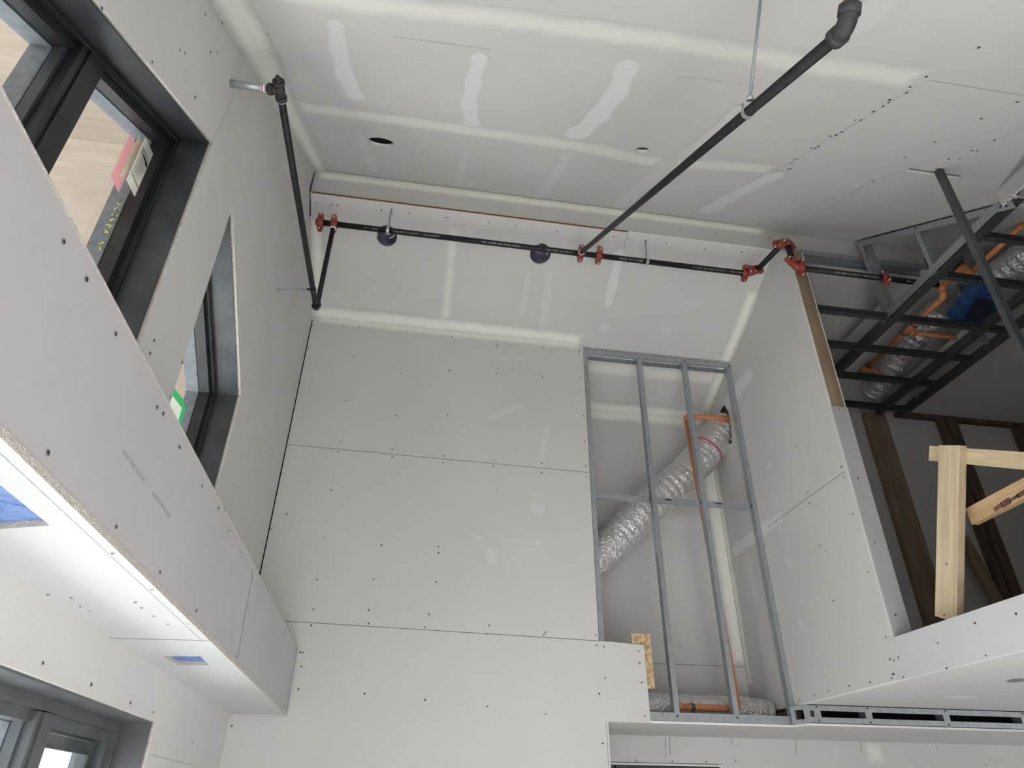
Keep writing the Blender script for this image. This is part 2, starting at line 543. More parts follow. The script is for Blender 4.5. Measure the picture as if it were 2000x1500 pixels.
# positions of screw heads, board joints and compound strokes in the coordinates of each board surface (metres)
SCREWS = {
  'back': [(-0.912, 4.887), (-0.552, 4.912), (-0.17, 4.917), (0.201, 4.909), (0.578, 4.905), (0.579, 4.872), (0.575, 4.841), (0.962, 4.891), (1.279, 4.905), (1.278, 4.883), (-0.91, 4.653), (-0.56, 4.628), (-0.171, 4.504), (0.2, 4.576), (0.582, 4.59), (0.958, 4.601), (1.279, 4.636), (-0.56, 4.221), (-0.173, 4.126), (0.21, 4.167), (1.281, 4.273), (-0.554, 3.871), (-0.177, 3.845), (0.203, 3.822), (0.578, 3.82), (0.94, 3.827), (1.285, 4.042), (-0.561, 3.789), (-0.172, 3.784), (0.201, 3.768), (0.573, 3.771), (0.939, 3.75), (1.286, 3.834), (1.282, 3.74), (-0.563, 3.488), (-0.561, 3.148), (-0.176, 3.119), (0.209, 3.133), (0.212, 3.09), (-0.564, 2.864), (-0.2, 2.885), (0.211, 2.89), (-0.556, 2.675), (0.179, 2.679), (0.575, 2.626), (-0.2, 2.603), (-0.21, 2.686), (0.159, 2.597), (0.559, 2.573), (0.95, 2.6), (-0.553, 2.575), (-0.576, 2.412), (-0.572, 2.332), (-0.568, 2.205), (-0.175, 2.192), (0.192, 2.169), (0.579, 2.143), (0.943, 2.11), (0.94, 2.583), (1.58, 2.507), (1.581, 2.433), (1.584, 2.314), (1.341, 2.331), (1.295, 2.238), (1.295, 2.596), (1.294, 2.531), (1.346, 2.526), (1.585, 2.116), (1.301, 1.956), (-0.592, 2.414), (-0.908, 1.998), (-0.913, 3.185), (-0.832, 3.292)],
  'soff': [(0.947, 2.393), (1.048, 2.397), (1.21, 2.393), (1.146, 2.101), (1.506, 2.393), (1.551, 2.401), (1.717, 2.393), (1.977, 2.396), (2.195, 2.411), (2.267, 2.435), (2.616, 2.404), (2.38, 2.401), (2.885, 2.406), (2.909, 2.388), (1.498, 2.098), (1.835, 2.1), (2.234, 2.1), (2.558, 2.102), (2.92, 2.091), (3.324, 2.093), (3.147, 2.419)],
  'right': [(3.96, 3.793), (3.944, 3.447), (3.952, 3.369), (3.868, 3.318), (3.954, 3.08), (3.901, 3.025), (3.943, 2.724), (3.541, 3.448), (3.542, 3.378), (3.551, 3.141), (3.555, 2.789), (3.55, 2.429), (3.565, 2.316), (3.535, 2.306), (3.49, 2.312), (3.574, 2.243), (3.564, 2.241), (3.591, 2.224), (3.781, 2.231), (3.985, 2.242), (4.203, 2.243), (4.371, 2.241), (4.554, 2.234), (3.176, 2.324), (2.906, 2.361), (2.666, 2.347), (2.906, 2.218), (3.168, 2.206), (3.493, 2.216)],
  'end': [(2.687, 3.349), (2.679, 2.942), (2.684, 2.534), (2.688, 3.834)],
  'fs': [(1.812, 1.422), (1.836, 1.465), (1.823, 1.535), (1.837, 1.556), (1.841, 1.59), (1.842, 1.644), (1.831, 1.738), (1.854, 1.73), (1.868, 1.867), (1.868, 1.905), (1.851, 1.923), (1.884, 2.05), (1.887, 2.081), (1.863, 2.075), (1.895, 2.232), (1.886, 2.244), (1.905, 2.295), (1.947, 2.369), (1.945, 2.386), (2.526, 1.727), (2.544, 1.856), (2.569, 1.851), (2.587, 1.959), (2.543, 1.977), (2.345, 2.028), (2.318, 1.827), (2.285, 1.567), (2.274, 1.407), (1.804, 1.131), (1.804, 1.34), (2.46, 2.373), (2.494, 2.403), (2.473, 2.473), (2.491, 2.635), (2.503, 2.753)],
  'bs': [(-0.882, 3.717), (-0.78, 3.72), (-0.738, 3.715), (-0.418, 3.714), (-0.215, 3.713), (0.05, 3.711), (0.071, 3.711), (0.376, 3.709), (0.578, 3.706), (0.9, 3.711), (1.344, 3.698), (1.464, 3.705), (1.769, 3.7), (2.082, 3.705), (2.385, 3.693)],
  'band': [(1.873, 5.464), (2.168, 5.465), (2.479, 5.487), (2.621, 5.49)],
  'left': [(1.17, 3.385), (1.448, 3.574), (1.552, 3.8), (1.586, 3.835), (1.734, 4.073), (1.779, 4.143), (1.604, 4.108), (1.733, 4.268), (1.754, 3.823), (2.108, 1.919), (2.47, 1.917), (2.868, 1.912), (3.16, 1.914), (3.874, 1.86), (2.096, 2.962), (2.099, 2.91), (2.384, 3.06), (2.377, 2.901), (3.444, 3.383)],
  'under': [(-0.905, 1.954), (-0.856, 1.975), (-0.866, 2.068), (-0.86, 2.119), (-0.702, 1.991), (-0.704, 2.052), (-0.698, 2.146), (-0.625, 1.56), (-0.623, 1.849), (-0.623, 2.227), (-0.684, 2.246), (-0.691, 2.585), (-0.65, 2.897)],
  'alc': [(1.781, 1.918), (2.056, 1.916), (2.317, 1.918), (2.546, 1.929), (4.617, 1.94)],
}
JOINTS = {
  'back': [((-0.926, 3.816), (1.309, 3.78)), ((-0.716, 2.595), (1.321, 2.561))],
  'soff': [((2.895, 2.409), (2.949, 2.085))],
  'under': [((-0.934, 2.503), (-0.608, 2.474))],
  'right': [((4.533, 3.414), (3.535, 3.41))],
  'fs': [((1.83, 1.37), (1.906, 2.42)), ((1.831, 1.362), (2.252, 1.362)), ((2.529, 1.599), (2.467, 2.402)), ((2.467, 2.402), (2.718, 3.444))],
  'bs': [((1.443, 3.636), (1.445, 3.777))],
  'alc': [((2.022, 2.093), (2.012, 1.939)), ((2.053, 2.094), (2.045, 1.956)), ((2.537, 2.091), (2.539, 2.033)), ((3.057, 2.089), (3.044, 1.976)), ((3.591, 2.087), (3.584, 2.004)), ((4.23, 2.095), (4.236, 2.034))],
  'left': [((2.003, 3.873), (2.035, 4.232)), ((3.283, 1.772), (4.197, 1.769))],
  'nook': [((1.904, 2.549), (2.673, 2.552)), ((2.673, 2.552), (2.663, 2.339))],
}
SMEARS = {
  'fs': [([(-0.857, 1.471), (-0.618, 1.475), (-0.352, 1.47), (0.172, 1.416), (0.778, 1.387), (1.283, 1.393), (1.816, 1.366)], [0.164, 0.167, 0.169, 0.167, 0.169, 0.176, 0.178], 'tape'), ([(-0.821, 2.474), (-0.586, 2.478), (0.12, 2.479), (0.836, 2.49), (1.146, 2.556), (1.375, 2.536), (1.649, 2.461), (1.906, 2.42)], [0.181, 0.183, 0.189, 0.196, 0.206, 0.205, 0.198, 0.195], 'tape'), ([(-0.464, 1.598), (-0.485, 1.828), (-0.488, 2.055), (-0.464, 2.289)], [0.088, 0.097, 0.106, 0.116], 'mud'), ([(0.108, 1.675), (0.101, 1.92), (0.094, 2.134), (0.135, 2.417)], [0.084, 0.093, 0.1, 0.11], 'mud'), ([(0.7, 1.552), (0.739, 1.817), (0.73, 2.098), (0.683, 2.385)], [0.104, 0.117, 0.129, 0.142], 'mud'), ([(-0.507, 2.726), (-0.492, 3.079), (-0.474, 3.434)], [0.095, 0.105, 0.115], 'faint'), ([(0.13, 2.82), (0.128, 3.131), (0.126, 3.502)], [0.081, 0.089, 0.097], 'faint'), ([(0.72, 2.593), (0.729, 2.988), (0.735, 3.518)], [0.101, 0.113, 0.129], 'faint'), ([(1.285, 2.475), (1.323, 2.953), (1.334, 3.538)], [0.119, 0.136, 0.157], 'faint'), ([(1.938, 2.444), (1.929, 2.892), (1.957, 3.397)], [0.117, 0.133, 0.151], 'mud'), ([(1.309, 0.96), (1.347, 1.099), (1.347, 1.191)], [0.123, 0.133, 0.139], 'faint'), ([(1.306, 1.76), (1.33, 2.092), (1.317, 2.445)], [0.085, 0.096, 0.107], 'faint')],
  'bs': [([(0.119, 3.761), (0.129, 4.074), (0.134, 4.594)], [0.122, 0.127, 0.135], 'tape'), ([(1.371, 4.824), (2.067, 4.821), (2.687, 4.817)], [0.171, 0.174, 0.176], 'tape'), ([(0.741, 4.044), (0.747, 4.17), (0.755, 4.411)], [0.081, 0.083, 0.085], 'faint'), ([(0.91, 4.024), (0.927, 4.236), (0.945, 4.504)], [0.106, 0.109, 0.112], 'faint'), ([(1.423, 3.788), (1.431, 4.005), (1.437, 4.257)], [0.09, 0.093, 0.095], 'mud'), ([(0.695, 4.485), (0.75, 4.507)], [0.084, 0.085], 'faint'), ([(1.416, 4.451), (1.508, 4.431)], [0.111, 0.111], 'faint'), ([(1.934, 4.393), (2.036, 4.429)], [0.1, 0.101], 'faint'), ([(-0.465, 4.31), (-0.432, 4.348)], [0.061, 0.061], 'faint')],
  'back': [([(0.531, 4.169), (0.65, 4.24), (0.8, 4.316)], [0.078, 0.079, 0.079], 'faint'), ([(0.995, 4.16), (0.96, 3.978), (0.93, 3.824)], [0.08, 0.079, 0.078], 'faint'), ([(0.467, 3.234), (0.505, 3.181)], [0.125, 0.125], 'faint'), ([(0.56, 3.147), (0.588, 3.041)], [0.101, 0.1], 'faint'), ([(0.851, 3.57), (0.946, 3.565)], [0.073, 0.073], 'faint'), ([(0.869, 3.433), (0.945, 3.497)], [0.148, 0.15], 'faint'), ([(0.905, 3.244), (0.922, 3.17)], [0.098, 0.097], 'faint')],
  'right': [([(4.325, 4.65), (4.597, 4.642), (4.83, 4.629)], [0.153, 0.159, 0.164], 'mud'), ([(4.314, 3.416), (4.698, 3.416), (5.134, 3.425)], [0.107, 0.114, 0.123], 'mud'), ([(4.379, 3.129), (4.32, 3.046)], [0.101, 0.099], 'faint'), ([(4.37, 3.371), (4.373, 3.306)], [0.096, 0.095], 'faint'), ([(4.359, 3.853), (4.325, 3.774)], [0.093, 0.092], 'faint'), ([(4.37, 2.723), (4.338, 2.608)], [0.095, 0.093], 'faint'), ([(4.96, 3.31), (4.925, 2.945)], [0.242, 0.232], 'faint')],
  'nook': [([(1.554, 3.683), (2.315, 3.691), (2.726, 3.674)], [0.154, 0.157, 0.158], 'faint'), ([(1.978, 4.187), (1.995, 4.114)], [0.099, 0.098], 'faint'), ([(2.371, 2.971), (2.411, 2.953)], [0.096, 0.096], 'faint')],
  'alc': [([(3.695, 2.104), (3.692, 2.006), (3.695, 1.903)], [0.197, 0.195, 0.193], 'tape'), ([(3.372, 2.051), (3.384, 1.999)], [0.108, 0.107], 'faint'), ([(4.183, 2.086), (4.209, 2.034)], [0.165, 0.164], 'faint'), ([(4.649, 2.079), (4.966, 2.075)], [0.073, 0.074], 'faint')],
  'loftu': [([(3.265, 3.989), (3.466, 4.007)], [0.139, 0.14], 'mud'), ([(3.168, 3.426), (3.263, 3.37)], [0.186, 0.184], 'scuff')],
}

def smear(mb, plane, pts, widths, kind, off=0.0):
    """a feathered stroke of compound lying on a plane of the room"""
    pl = PLANES[plane]
    mb.lift += 0.00011
    off = 0.0006 + off * 0.2 + mb.lift
    # densify
    P, Wd = [], []
    for i in range(len(pts) - 1):
        a, b = Vector(pts[i]), Vector(pts[i + 1])
        n = max(2, int((b - a).length / (0.02 if kind in ('mud', 'faint', 'scuff') else 0.06)))
        for k in range(n):
            t = k / n
            P.append(a.lerp(b, t))
            Wd.append(widths[i] * (1 - t) + widths[i + 1] * t)
    P.append(Vector(pts[-1]))
    Wd.append(widths[-1])
    if kind in ('mud', 'faint'):   # uneven trowel strokes
        for i in range(len(Wd)):
            Wd[i] *= 1.0 + 0.10 * math.sin(i * 0.55 + pts[0][0] * 9)
        P[0] = P[0] - (P[1] - P[0]).normalized() * 0.02
        P[-1] = P[-1] + (P[-1] - P[-2]).normalized() * 0.02
    D = [0.0]
    for i in range(1, len(P)):
        D.append(D[-1] + (P[i] - P[i - 1]).length)
    tot = D[-1]
    if kind in ('mud', 'faint', 'scuff'):   # rounded ends
        for i in range(len(P)):
            e, h = min(D[i], tot - D[i]), Wd[i] * 0.55
            if e < h:
                Wd[i] *= max(0.12, math.sqrt(max(0.0, 1 - (1 - e / h) ** 2)))
    rows = []
    for i in range(len(P)):
        t = (P[min(i + 1, len(P) - 1)] - P[max(i - 1, 0)]).normalized()
        nrm = Vector((-t.y, t.x))
        e = min(D[i], tot - D[i])
        h = Wd[i] / 2
        rows.append([(pl(*(P[i] + nrm * h * s), off), (h * (1 - abs(s)), e)) for s in (-1, -0.5, 0, 0.5, 1)])
    for i in range(len(rows) - 1):
        for k in range(4):
            q = (rows[i][k], rows[i][k + 1], rows[i + 1][k + 1], rows[i + 1][k])
            mb.face([p for p, _ in q], kind, [u for _, u in q])


def finish(mb, plane, joint=0.004, screw=0.0055, extra=0.0, line='joint_line'):
    """the visible marks of one board surface: compound, board joints and screw heads"""
    for pts, w, kind in SMEARS.get(plane, []):
        smear(mb, plane, pts, w, kind, extra)
    pl = PLANES[plane]
    for a, b in JOINTS.get(plane, []):
        a, b = Vector(a), Vector(b)
        t = (b - a).normalized()
        n = Vector((-t.y, t.x)) * joint / 2
        mb.face([pl(*(a + n), 0.0012), pl(*(b + n), 0.0012), pl(*(b - n), 0.0012), pl(*(a - n), 0.0012)], line)
    for s in SCREWS.get(plane, []):
        r = screw * random.uniform(0.85, 1.15)
        mb.face([pl(s[0] + r * math.cos(k * math.pi / 4), s[1] + r * math.sin(k * math.pi / 4), 0.003) for k in range(8)], 'screw_head')


def board_print(mb, plane, a, b, gap=0.012, mat='print_grey'):
    """faint line of tiny print along a board"""
    pl = PLANES[plane]
    a, b = Vector(a), Vector(b)
    t = (b - a).normalized()
    n = Vector((-t.y, t.x)) * 0.004
    d, L = 0.0, (b - a).length
    while d < L:
        w = random.uniform(0.006, 0.022)
        p, q = a + t * d, a + t * min(L, d + w)
        mb.face([pl(*(p + n), 0.0011), pl(*(q + n), 0.0011), pl(*(q - n), 0.0011), pl(*(p - n), 0.0011)], mat)
        d += w + random.choice((0.004, 0.005, gap))


def circle(cx, cy, rx, ry, n=28):
    return [(cx + rx * math.cos(2 * math.pi * k / n), cy + ry * math.sin(2 * math.pi * k / n)) for k in range(n)]


def inset(poly, d):
    """move the edges of a convex polygon inwards"""
    n = len(poly)
    c = Vector((sum(p[0] for p in poly) / n, sum(p[1] for p in poly) / n))
    lines = []
    for i in range(n):
        a, b = Vector(poly[i]), Vector(poly[(i + 1) % n])
        t = (b - a).normalized()
        nr = Vector((-t.y, t.x))
        if nr.dot(c - a) < 0:
            nr = -nr
        lines.append((a + nr * d, t))
    out = []
    for i in range(n):
        p, t = lines[i - 1]
        q, s = lines[i]
        den = t.x * s.y - t.y * s.x
        k = ((q.x - p.x) * s.y - (q.y - p.y) * s.x) / den
        out.append(tuple(p + t * k))
    return out


# ================================================================== THE SETTING
mb = MB()
mb.box((-0.93, -3.2, -0.12), (8.0, 5.6, 0.0), 'concrete')
mb.build('floor', kind='structure')
mb = MB()
mb.box((-40, -30, -0.3), (40, 45, -0.14), 'pavement')
mb.build('floor', kind='structure', label='pale paved ground outside the windows')

# left wall with three window openings -------------------------------------------------
W1 = [(0.25, 2.6), (2.01, 2.6), (2.01, 3.885), (0.25, 2.852)]
W2 = [(2.395, 2.6), (3.245, 2.6), (3.245, 3.42), (2.395, 3.925)]
W3 = [(1.1, 0.9), (3.235, 0.9), (3.235, 1.885), (1.1, 1.885)]
mb = MB()
mb.prism([(-0.7, 0), (5.6, 0), (5.6, 4.6), (3.65, 5.37), (3.65, 5.574), (-0.7, 2.6375)], [W1, W2, W3], lambda a, b: (XL, a, b), (-0.27, 0, 0), 'drywall', 'gypsum_edge')
for a, b, w in (((3.655, 5.57), (3.625, 5.37), 0.024), ((3.63, 5.385), (3.80, 5.28), 0.026)):   # ragged dark gap left at the ridge
    a, b = Vector(a), Vector(b)
    t = (b - a).normalized()
    n = Vector((-t.y, t.x))
    p = PLANES['left']
    k = 8
    for i in range(k):
        q0, q1 = a.lerp(b, i / k), a.lerp(b, (i + 1) / k)
        h0, h1 = w * random.uniform(0.6, 1.3), w * random.uniform(0.6, 1.3)
        mb.face([p(*(q0 + n * h0), 0.003), p(*(q1 + n * h1), 0.003), p(*(q1 - n * h1), 0.003), p(*(q0 - n * h0), 0.003)], 'navy_gap')
finish(mb, 'left', joint=0.003, line='joint_faint')
smear(mb, 'left', [(4.57, 4.95), (4.3, 5.06), (3.85, 5.25)], [0.05, 0.05, 0.04], 'corner')
mb.build('wall_left', kind='structure')

# boxed bulkhead along the left wall ---------------------------------------------------
mb = MB()
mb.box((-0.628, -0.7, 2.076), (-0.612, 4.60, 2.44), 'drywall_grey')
mb.box((-0.93, -0.7, 2.428), (-0.628, 4.60, 2.44), 'drywall')
mb.box((-0.6135, -0.7, 2.4355), (-0.6112, 4.598, 2.441), 'gypsum_edge')
n = 90                                      # rough raw edge of the lower board
for i in range(n):
    y0, y1 = -0.7 + 5.3 * i / n, -0.7 + 5.3 * (i + 1) / n
    w0 = 0.0 if i % 9 else random.uniform(-0.002, 0.002)
    mb.box((-0.6125, y0, 2.0622 + 0.6 * abs(w0)), (-0.6110 + w0, y1, 2.0775), 'gypsum_edge')
HB = [(-0.815, 0.95), (-0.81, 1.45), (-0.692, 1.405), (-0.702, 0.95)]
HS = [(-0.84, 2.80), (-0.83, 2.975), (-0.712, 2.955), (-0.705, 2.775)]
mb.prism([(-0.93, -0.7), (-0.6124, -0.7), (-0.6124, 4.60), (-0.93, 4.60)], [HB, HS], lambda a, b: (a, b, 2.062), (0, 0, 0.0135), 'drywall_white', 'gypsum_edge')
p = PLANES['under']                         # pencil line close to the rough edge
for i in range(30):
    y0, y1 = 0.9 + 1.58 * i / 30, 0.9 + 1.58 * (i + 0.9) / 30
    mb.face([p(-0.638, y0, 0.001), p(-0.6365, y0, 0.001), p(-0.6365, y1, 0.001), p(-0.638, y1, 0.001)], 'ink_faint')
mb.box((-0.636, 4.598, 2.062), (-0.612, 4.606, 2.44), 'dark_hole')     # open gap at the far end
finish(mb, 'soff', screw=0.005)
board_print(mb, 'soff', (1.418, 2.235), (1.576, 2.235), mat='ink_faint')
board_print(mb, 'soff', (1.64, 2.233), (1.80, 2.233), mat='ink_faint')
finish(mb, 'under', screw=0.004)
mb.build('wall_bulkhead', kind='structure')
for nm, rect, lab in (('duct_opening', ((-0.83, 0.94), (-0.69, 1.47)), 'blue taped duct opening cut large in white bulkhead underside near window corner'),
                      ('duct_opening', ((-0.85, 2.77), (-0.70, 2.98)), 'small blue taped duct opening in the white bulkhead underside')):
    (x0, y0), (x1, y1) = rect
    t = thing(nm, ((x0 + x1) / 2, (y0 + y1) / 2, 2.09), lab, 'vent opening', 'duct openings under the bulkhead')
    m2 = MB()
    m2.box((x0, y0, 2.0755), (x1, y1, 2.083), 'blue_tape')
    for k in range(3):
        yy = y0 + (y1 - y0) * (0.25 + 0.22 * k)
        m2.obox((x0 + 0.02, yy, 2.0752), (x1 - 0.02, yy + 0.05, 2.0752), (0, 1, 0), 0.02, 0.002, 'blue_tape')
    m2.build('tape_cover', t)
    m2 = MB()
    m2.prism([(x0 - 0.015, y0 - 0.015), (x1 + 0.012, y0 - 0.015), (x1 + 0.012, y1 + 0.015), (x0 - 0.015, y1 + 0.015)], [[(x0, y0), (x1, y0), (x1, y1), (x0, y1)]], lambda a, b: (a, b, 2.0755), (0, 0, 0.09), 'galvanized_dull')
    m2.build('duct_boot', t)

# back wall ------------------------------------------------------------------------------
mb = MB()
mb.prism([(-0.93, 0), (1.332, 0), (1.332, 2.079), (1.622, 2.079), (1.622, 2.547), (1.398, 2.56), (1.312, 2.56), (1.312, bs_z(YB)), (-0.93, bs_z(YB))], [], lambda a, b: (a, YB, b), (0, 0.016, 0), 'drywall', 'white_edge')
mb.box((-0.93, YB + 0.016, 0), (1.29, 4.98, 2.08), 'drywall')
mb.box((-0.93, YB + 0.016, 2.08), (1.0, 4.74, 4.9), 'drywall')
finish(mb, 'back')
mb.box((-0.93, YB - 0.001, 2.45), (-0.922, YB + 0.003, 4.93), 'dark_hole')   # open joint in the corner
smear(mb, 'back', [(-0.90, 4.95), (0.2, 4.945), (1.30, 4.95)], [0.12, 0.12, 0.11], 'corner')
mb.build('wall_back', kind='structure')

# recessed nook behind the open studs, and the alcove below it -------------------------------
mb = MB()
mb.box((0.7, 5.25, 2.1), (2.64, 5.33, 4.72), 'drywall')
mb.box((0.7, 4.74, 2.1), (1.0, 5.25, 4.7), 'drywall')
finish(mb, 'nook')
smear(mb, 'nook', [(1.02, 4.675), (1.8, 4.67), (2.62, 4.675)], [0.15, 0.15, 0.14], 'corner')
smear(mb, 'nook', [(2.60, 4.66), (2.60, 3.6), (2.60, 2.55)], [0.16, 0.16, 0.14], 'corner', 0.0025)
mb.build('wall_nook', kind='structure')
mb = MB()
mb.box((1.30, 5.45, 1.905), (8.0, 5.55, 2.085), 'drywall')
mb.box((2.42, 5.45, 0), (8.0, 5.55, 1.905), 'drywall')
mb.box((1.30, 5.45, 0), (2.42, 5.55, 1.1), 'drywall')
mb.box((1.33, YB + 0.0, 0), (1.345, 5.45, 2.08), 'drywall')
mb.box((1.33, 5.44, 1.888), (2.44, 5.452, 1.90), 'white_edge')
finish(mb, 'alc')
mb.build('wall_alcove', kind='structure')
mb = MB()                                    # dropped underside of the alcove
mb.prism([(1.335, YB + 0.017), (2.60, YB + 0.017), (2.64, 4.50), (8.0, 4.50), (8.0, 5.46), (1.335, 5.46)], [], lambda a, b: (a, b, 2.08), (0, 0, 0.013), 'drywall', 'white_edge')
p = PLANES['alcu']
mb.face([], 'red_mark')
mb.build('ceiling_alcove', kind='structure')
mb = MB()                                    # dark glazing seen under the alcove head
t = thing('window_4', (1.9, 5.6, 1.5), None, None, kind='structure')
m2 = MB()
m2.prism([(1.30, 1.1), (2.42, 1.1), (2.42, 1.905), (1.30, 1.905)], [inset([(1.30, 1.1), (2.42, 1.1), (2.42, 1.905), (1.30, 1.905)], 0.05)], lambda a, b: (a, 5.47, b), (0, 0.05, 0), 'steel_dark')
m2.box((1.62, 5.47, 1.1), (1.63, 5.52, 1.9), 'white_edge')
m2.build('window_frame', t)
m2 = MB()
m2.box((1.30, 5.50, 1.1), (2.42, 5.51, 1.9), 'steel_frame')
m2.build('pane', t)

# right wall and the loft beside it ---------------------------------------------------------
HOLE = [(4.81, 4.66), (4.95, 4.66), (5.15, 4.55), (5.15, 4.30), (4.84, 4.27), (4.805, 4.42)]
mb = MB()
mb.prism([(3.50, 2.21), (5.30, 2.21), (5.30, bs_z(5.30)), (3.65, 5.37), (3.50, 5.215)], [HOLE], lambda a, b: (XR, a, b), (0.014, 0, 0), 'drywall', 'white_edge')
mb.prism([(3.50, 2.21), (5.30, 2.21), (5.30, bs_z(5.30)), (3.65, 5.37), (3.50, 5.215)], [HOLE], lambda a, b: (XR + 0.104, a, b), (0.014, 0, 0), 'drywall', 'white_edge')
mb.box((2.64, 3.4995, 2.21), (2.654, 4.60, 2.203), 'white_edge')
mb.box((2.70, 4.70, 2.21), (2.74, 5.25, 4.75), 'old_lumber')
for pts, w, kind in SMEARS['right']:
    smear(mb, 'right', pts, w, kind)
smear(mb, 'right', [(3.98, 5.21), (4.3, 5.078), (4.61, 4.95)], [0.09, 0.09, 0.08], 'corner', 0.0025)
smear(mb, 'right', [(5.21, 4.45), (5.21, 3.6), (5.20, 2.4)], [0.11, 0.11, 0.10], 'corner', 0.0025)
SMEARS['right'] = []
pr = PLANES['right']
scr = SCREWS['right']
SCREWS['right'] = [s for s in scr if s[0] > 3.5]
finish(mb, 'right')
mb.build('wall_right', kind='structure')
mb = MB()                                    # pale board over the edge of the loft floor
mb.prism([(-0.7, 2.19), (3.55, 2.205), (3.545, 2.415), (-0.7, 2.415)], [], lambda a, b: (XR - 0.002, a, b), (0.016, 0, 0), 'drywall_pale', 'white_edge')
SCREWS['right'] = [s for s in scr if s[0] <= 3.5]
JOINTS['right'] = []
PLANES['right'] = lambda a, b, o: Vector((XR - 0.002 - o, a, b))
finish(mb, 'right')
mb.build('trim_1', kind='structure', label='pale drywall fascia along the edge of the loft floor')
mb = MB()                                    # drywall cap on the end of the right wall
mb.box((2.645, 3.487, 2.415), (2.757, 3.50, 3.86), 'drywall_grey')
finish(mb, 'end')
mb.build('trim_2', kind='structure', label='grey drywall strip capping the lower end of the right wall')
mb = MB()
mb.box((2.657, -0.7, 2.205), (8.0, 4.50, 2.22), 'drywall')
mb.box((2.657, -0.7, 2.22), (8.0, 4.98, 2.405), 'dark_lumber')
finish(mb, 'loftu')
mb.build('floor_loft', kind='structure')
mb = MB()                                    # walls of the loft
mb.box((2.76, 4.98, 2.405), (4.05, 5.06, 4.83), 'drywall')
mb.box((4.30, 4.985, 2.405), (8.0, 5.06, 4.83), 'drywall')
mb.box((4.05, 5.02, 2.405), (4.30, 5.06, 4.83), 'drywall')
mb.box((4.99, 4.965, 2.405), (5.58, 4.985, 4.70), 'drywall')
mb.build('wall_loft_back', kind='structure')
mb = MB()
mb.box((7.9, -0.7, 2.2), (8.0, 5.06, 6.2), 'drywall')
mb.build('wall_loft_side', kind='structure')
mb = MB()
mb.box((2.66, -0.75, 2.2), (8.0, -0.65, 6.2), 'drywall')  # unseen panel added at the loft front to keep the loft dark
mb.build('loft_light_blocker', kind='structure')

mb = MB()
mb.box((1.75, -0.76, 0.0), (8.0, -0.70, 2.6), 'drywall')  # added wall, out of view, cuts the front light under the loft
mb.build('front_light_blocker', kind='structure')

# ceilings ------------------------------------------------------------------------------------
H1 = circle(-0.385, 2.84, 0.078, 0.068)
H2 = circle(1.090, 2.41, 0.043, 0.037)
mb = MB()
mb.prism([(-0.93, -0.7), (0.86, -0.7), (2.78, 1.812), (3.165, 2.296), (3.43, 2.36), (3.43, 3.65), (-0.93, 3.65)], [H1, H2], lambda a, b: (a, b, fs_z(b)), -FN * 0.016, 'drywall', 'white_edge')
finish(mb, 'fs', joint=0.005, line='joint_faint')
for q in (((-0.241, 1.649), (0.16, 1.628)), ((0.92, 1.61), (1.269, 1.59)), ((0.266, 2.682), (0.49, 2.699))):
    board_print(mb, 'fs', *q)
smear(mb, 'fs', [(-0.86, 0.9), (-0.84, 1.8), (-0.86, 2.6), (-0.87, 3.63)], [0.15, 0.17, 0.13, 0.11], 'corner', 0.0025)
smear(mb, 'fs', [(-0.92, 3.625), (0.8, 3.625), (2.60, 3.625)], [0.15, 0.14, 0.13], 'corner', 0.003)
p = PLANES['fs']
for q in ([(2.49, 2.148), (2.795, 2.148), (2.795, 2.163), (2.49, 2.163)],):     # slot cut for the post
    mb.face([p(a, b, 0.0015) for a, b in q], 'joint_line')
mb.face([p(2.49, 2.166, 0.002), p(2.80, 2.166, 0.002), p(2.80, 2.188, 0.002), p(2.49, 2.188, 0.002)], 'white_edge')
mb.build('ceiling', kind='structure')
mb = MB()                                    # upright face below the ridge
mb.box((-0.93, YR, 5.374), (2.66, YR + 0.014, 5.574), 'drywall')
mb.box((2.66, YR + 0.004, 5.374), (7.9, YR + 0.018, 5.585), 'drywall')
finish(mb, 'band')
smear(mb, 'band', [(-0.92, 5.555), (0.8, 5.555), (2.60, 5.555)], [0.11, 0.11, 0.11], 'corner')
mb.build('wall_ridge', kind='structure')
mb = MB()
mb.box((-0.92, YR - 0.006, 5.366), (1.44, YR + 0.002, 5.374), 'rust')
mb.box((1.44, YR - 0.006, 5.364), (3.3, YR + 0.002, 5.376), 'white_edge')
mb.build('trim_3', kind='structure', label='thin bare metal bead along the lower ridge edge')
H3 = circle(-0.372, 3.90, 0.078, 0.080)
H4 = circle(0.810, 3.897, 0.082, 0.082)
mb = MB()
mb.prism([(-0.93, YR), (8.0, YR), (8.0, 5.06), (2.74, 5.06), (2.74, 5.30), (-0.93, 5.30)], [H3, H4], lambda a, b: (a, b, bs_z(b)), -BN * 0.016, 'drywall', 'white_edge')
finish(mb, 'bs')
board_print(mb, 'bs', (2.116, 4.564), (2.54, 4.57))
smear(mb, 'bs', [(-0.885, 3.83), (-0.88, 4.2), (-0.885, 4.59)], [0.11, 0.12, 0.12], 'corner', 0.0025)
smear(mb, 'bs', [(-0.92, 4.575), (0.2, 4.57), (1.31, 4.575)], [0.14, 0.14, 0.13], 'corner', 0.003)
smear(mb, 'bs', [(2.605, 3.98), (2.605, 4.3), (2.605, 5.2)], [0.14, 0.13, 0.13], 'corner', 0.0025)
smear(mb, 'bs', [(1.02, 5.215), (2.62, 5.215)], [0.14, 0.14], 'corner', 0.003)
mb.build('ceiling_rear', kind='structure')
mb = MB()                                    # side slope that meets the main slope in a valley
v1, v2, v3, v4 = Vector((3.165, 2.296, 4.66)), Vector((0.86, -0.7, 2.6375)), Vector((3.33, -0.7, 4.70)), Vector((3.33, 2.42, 4.70))
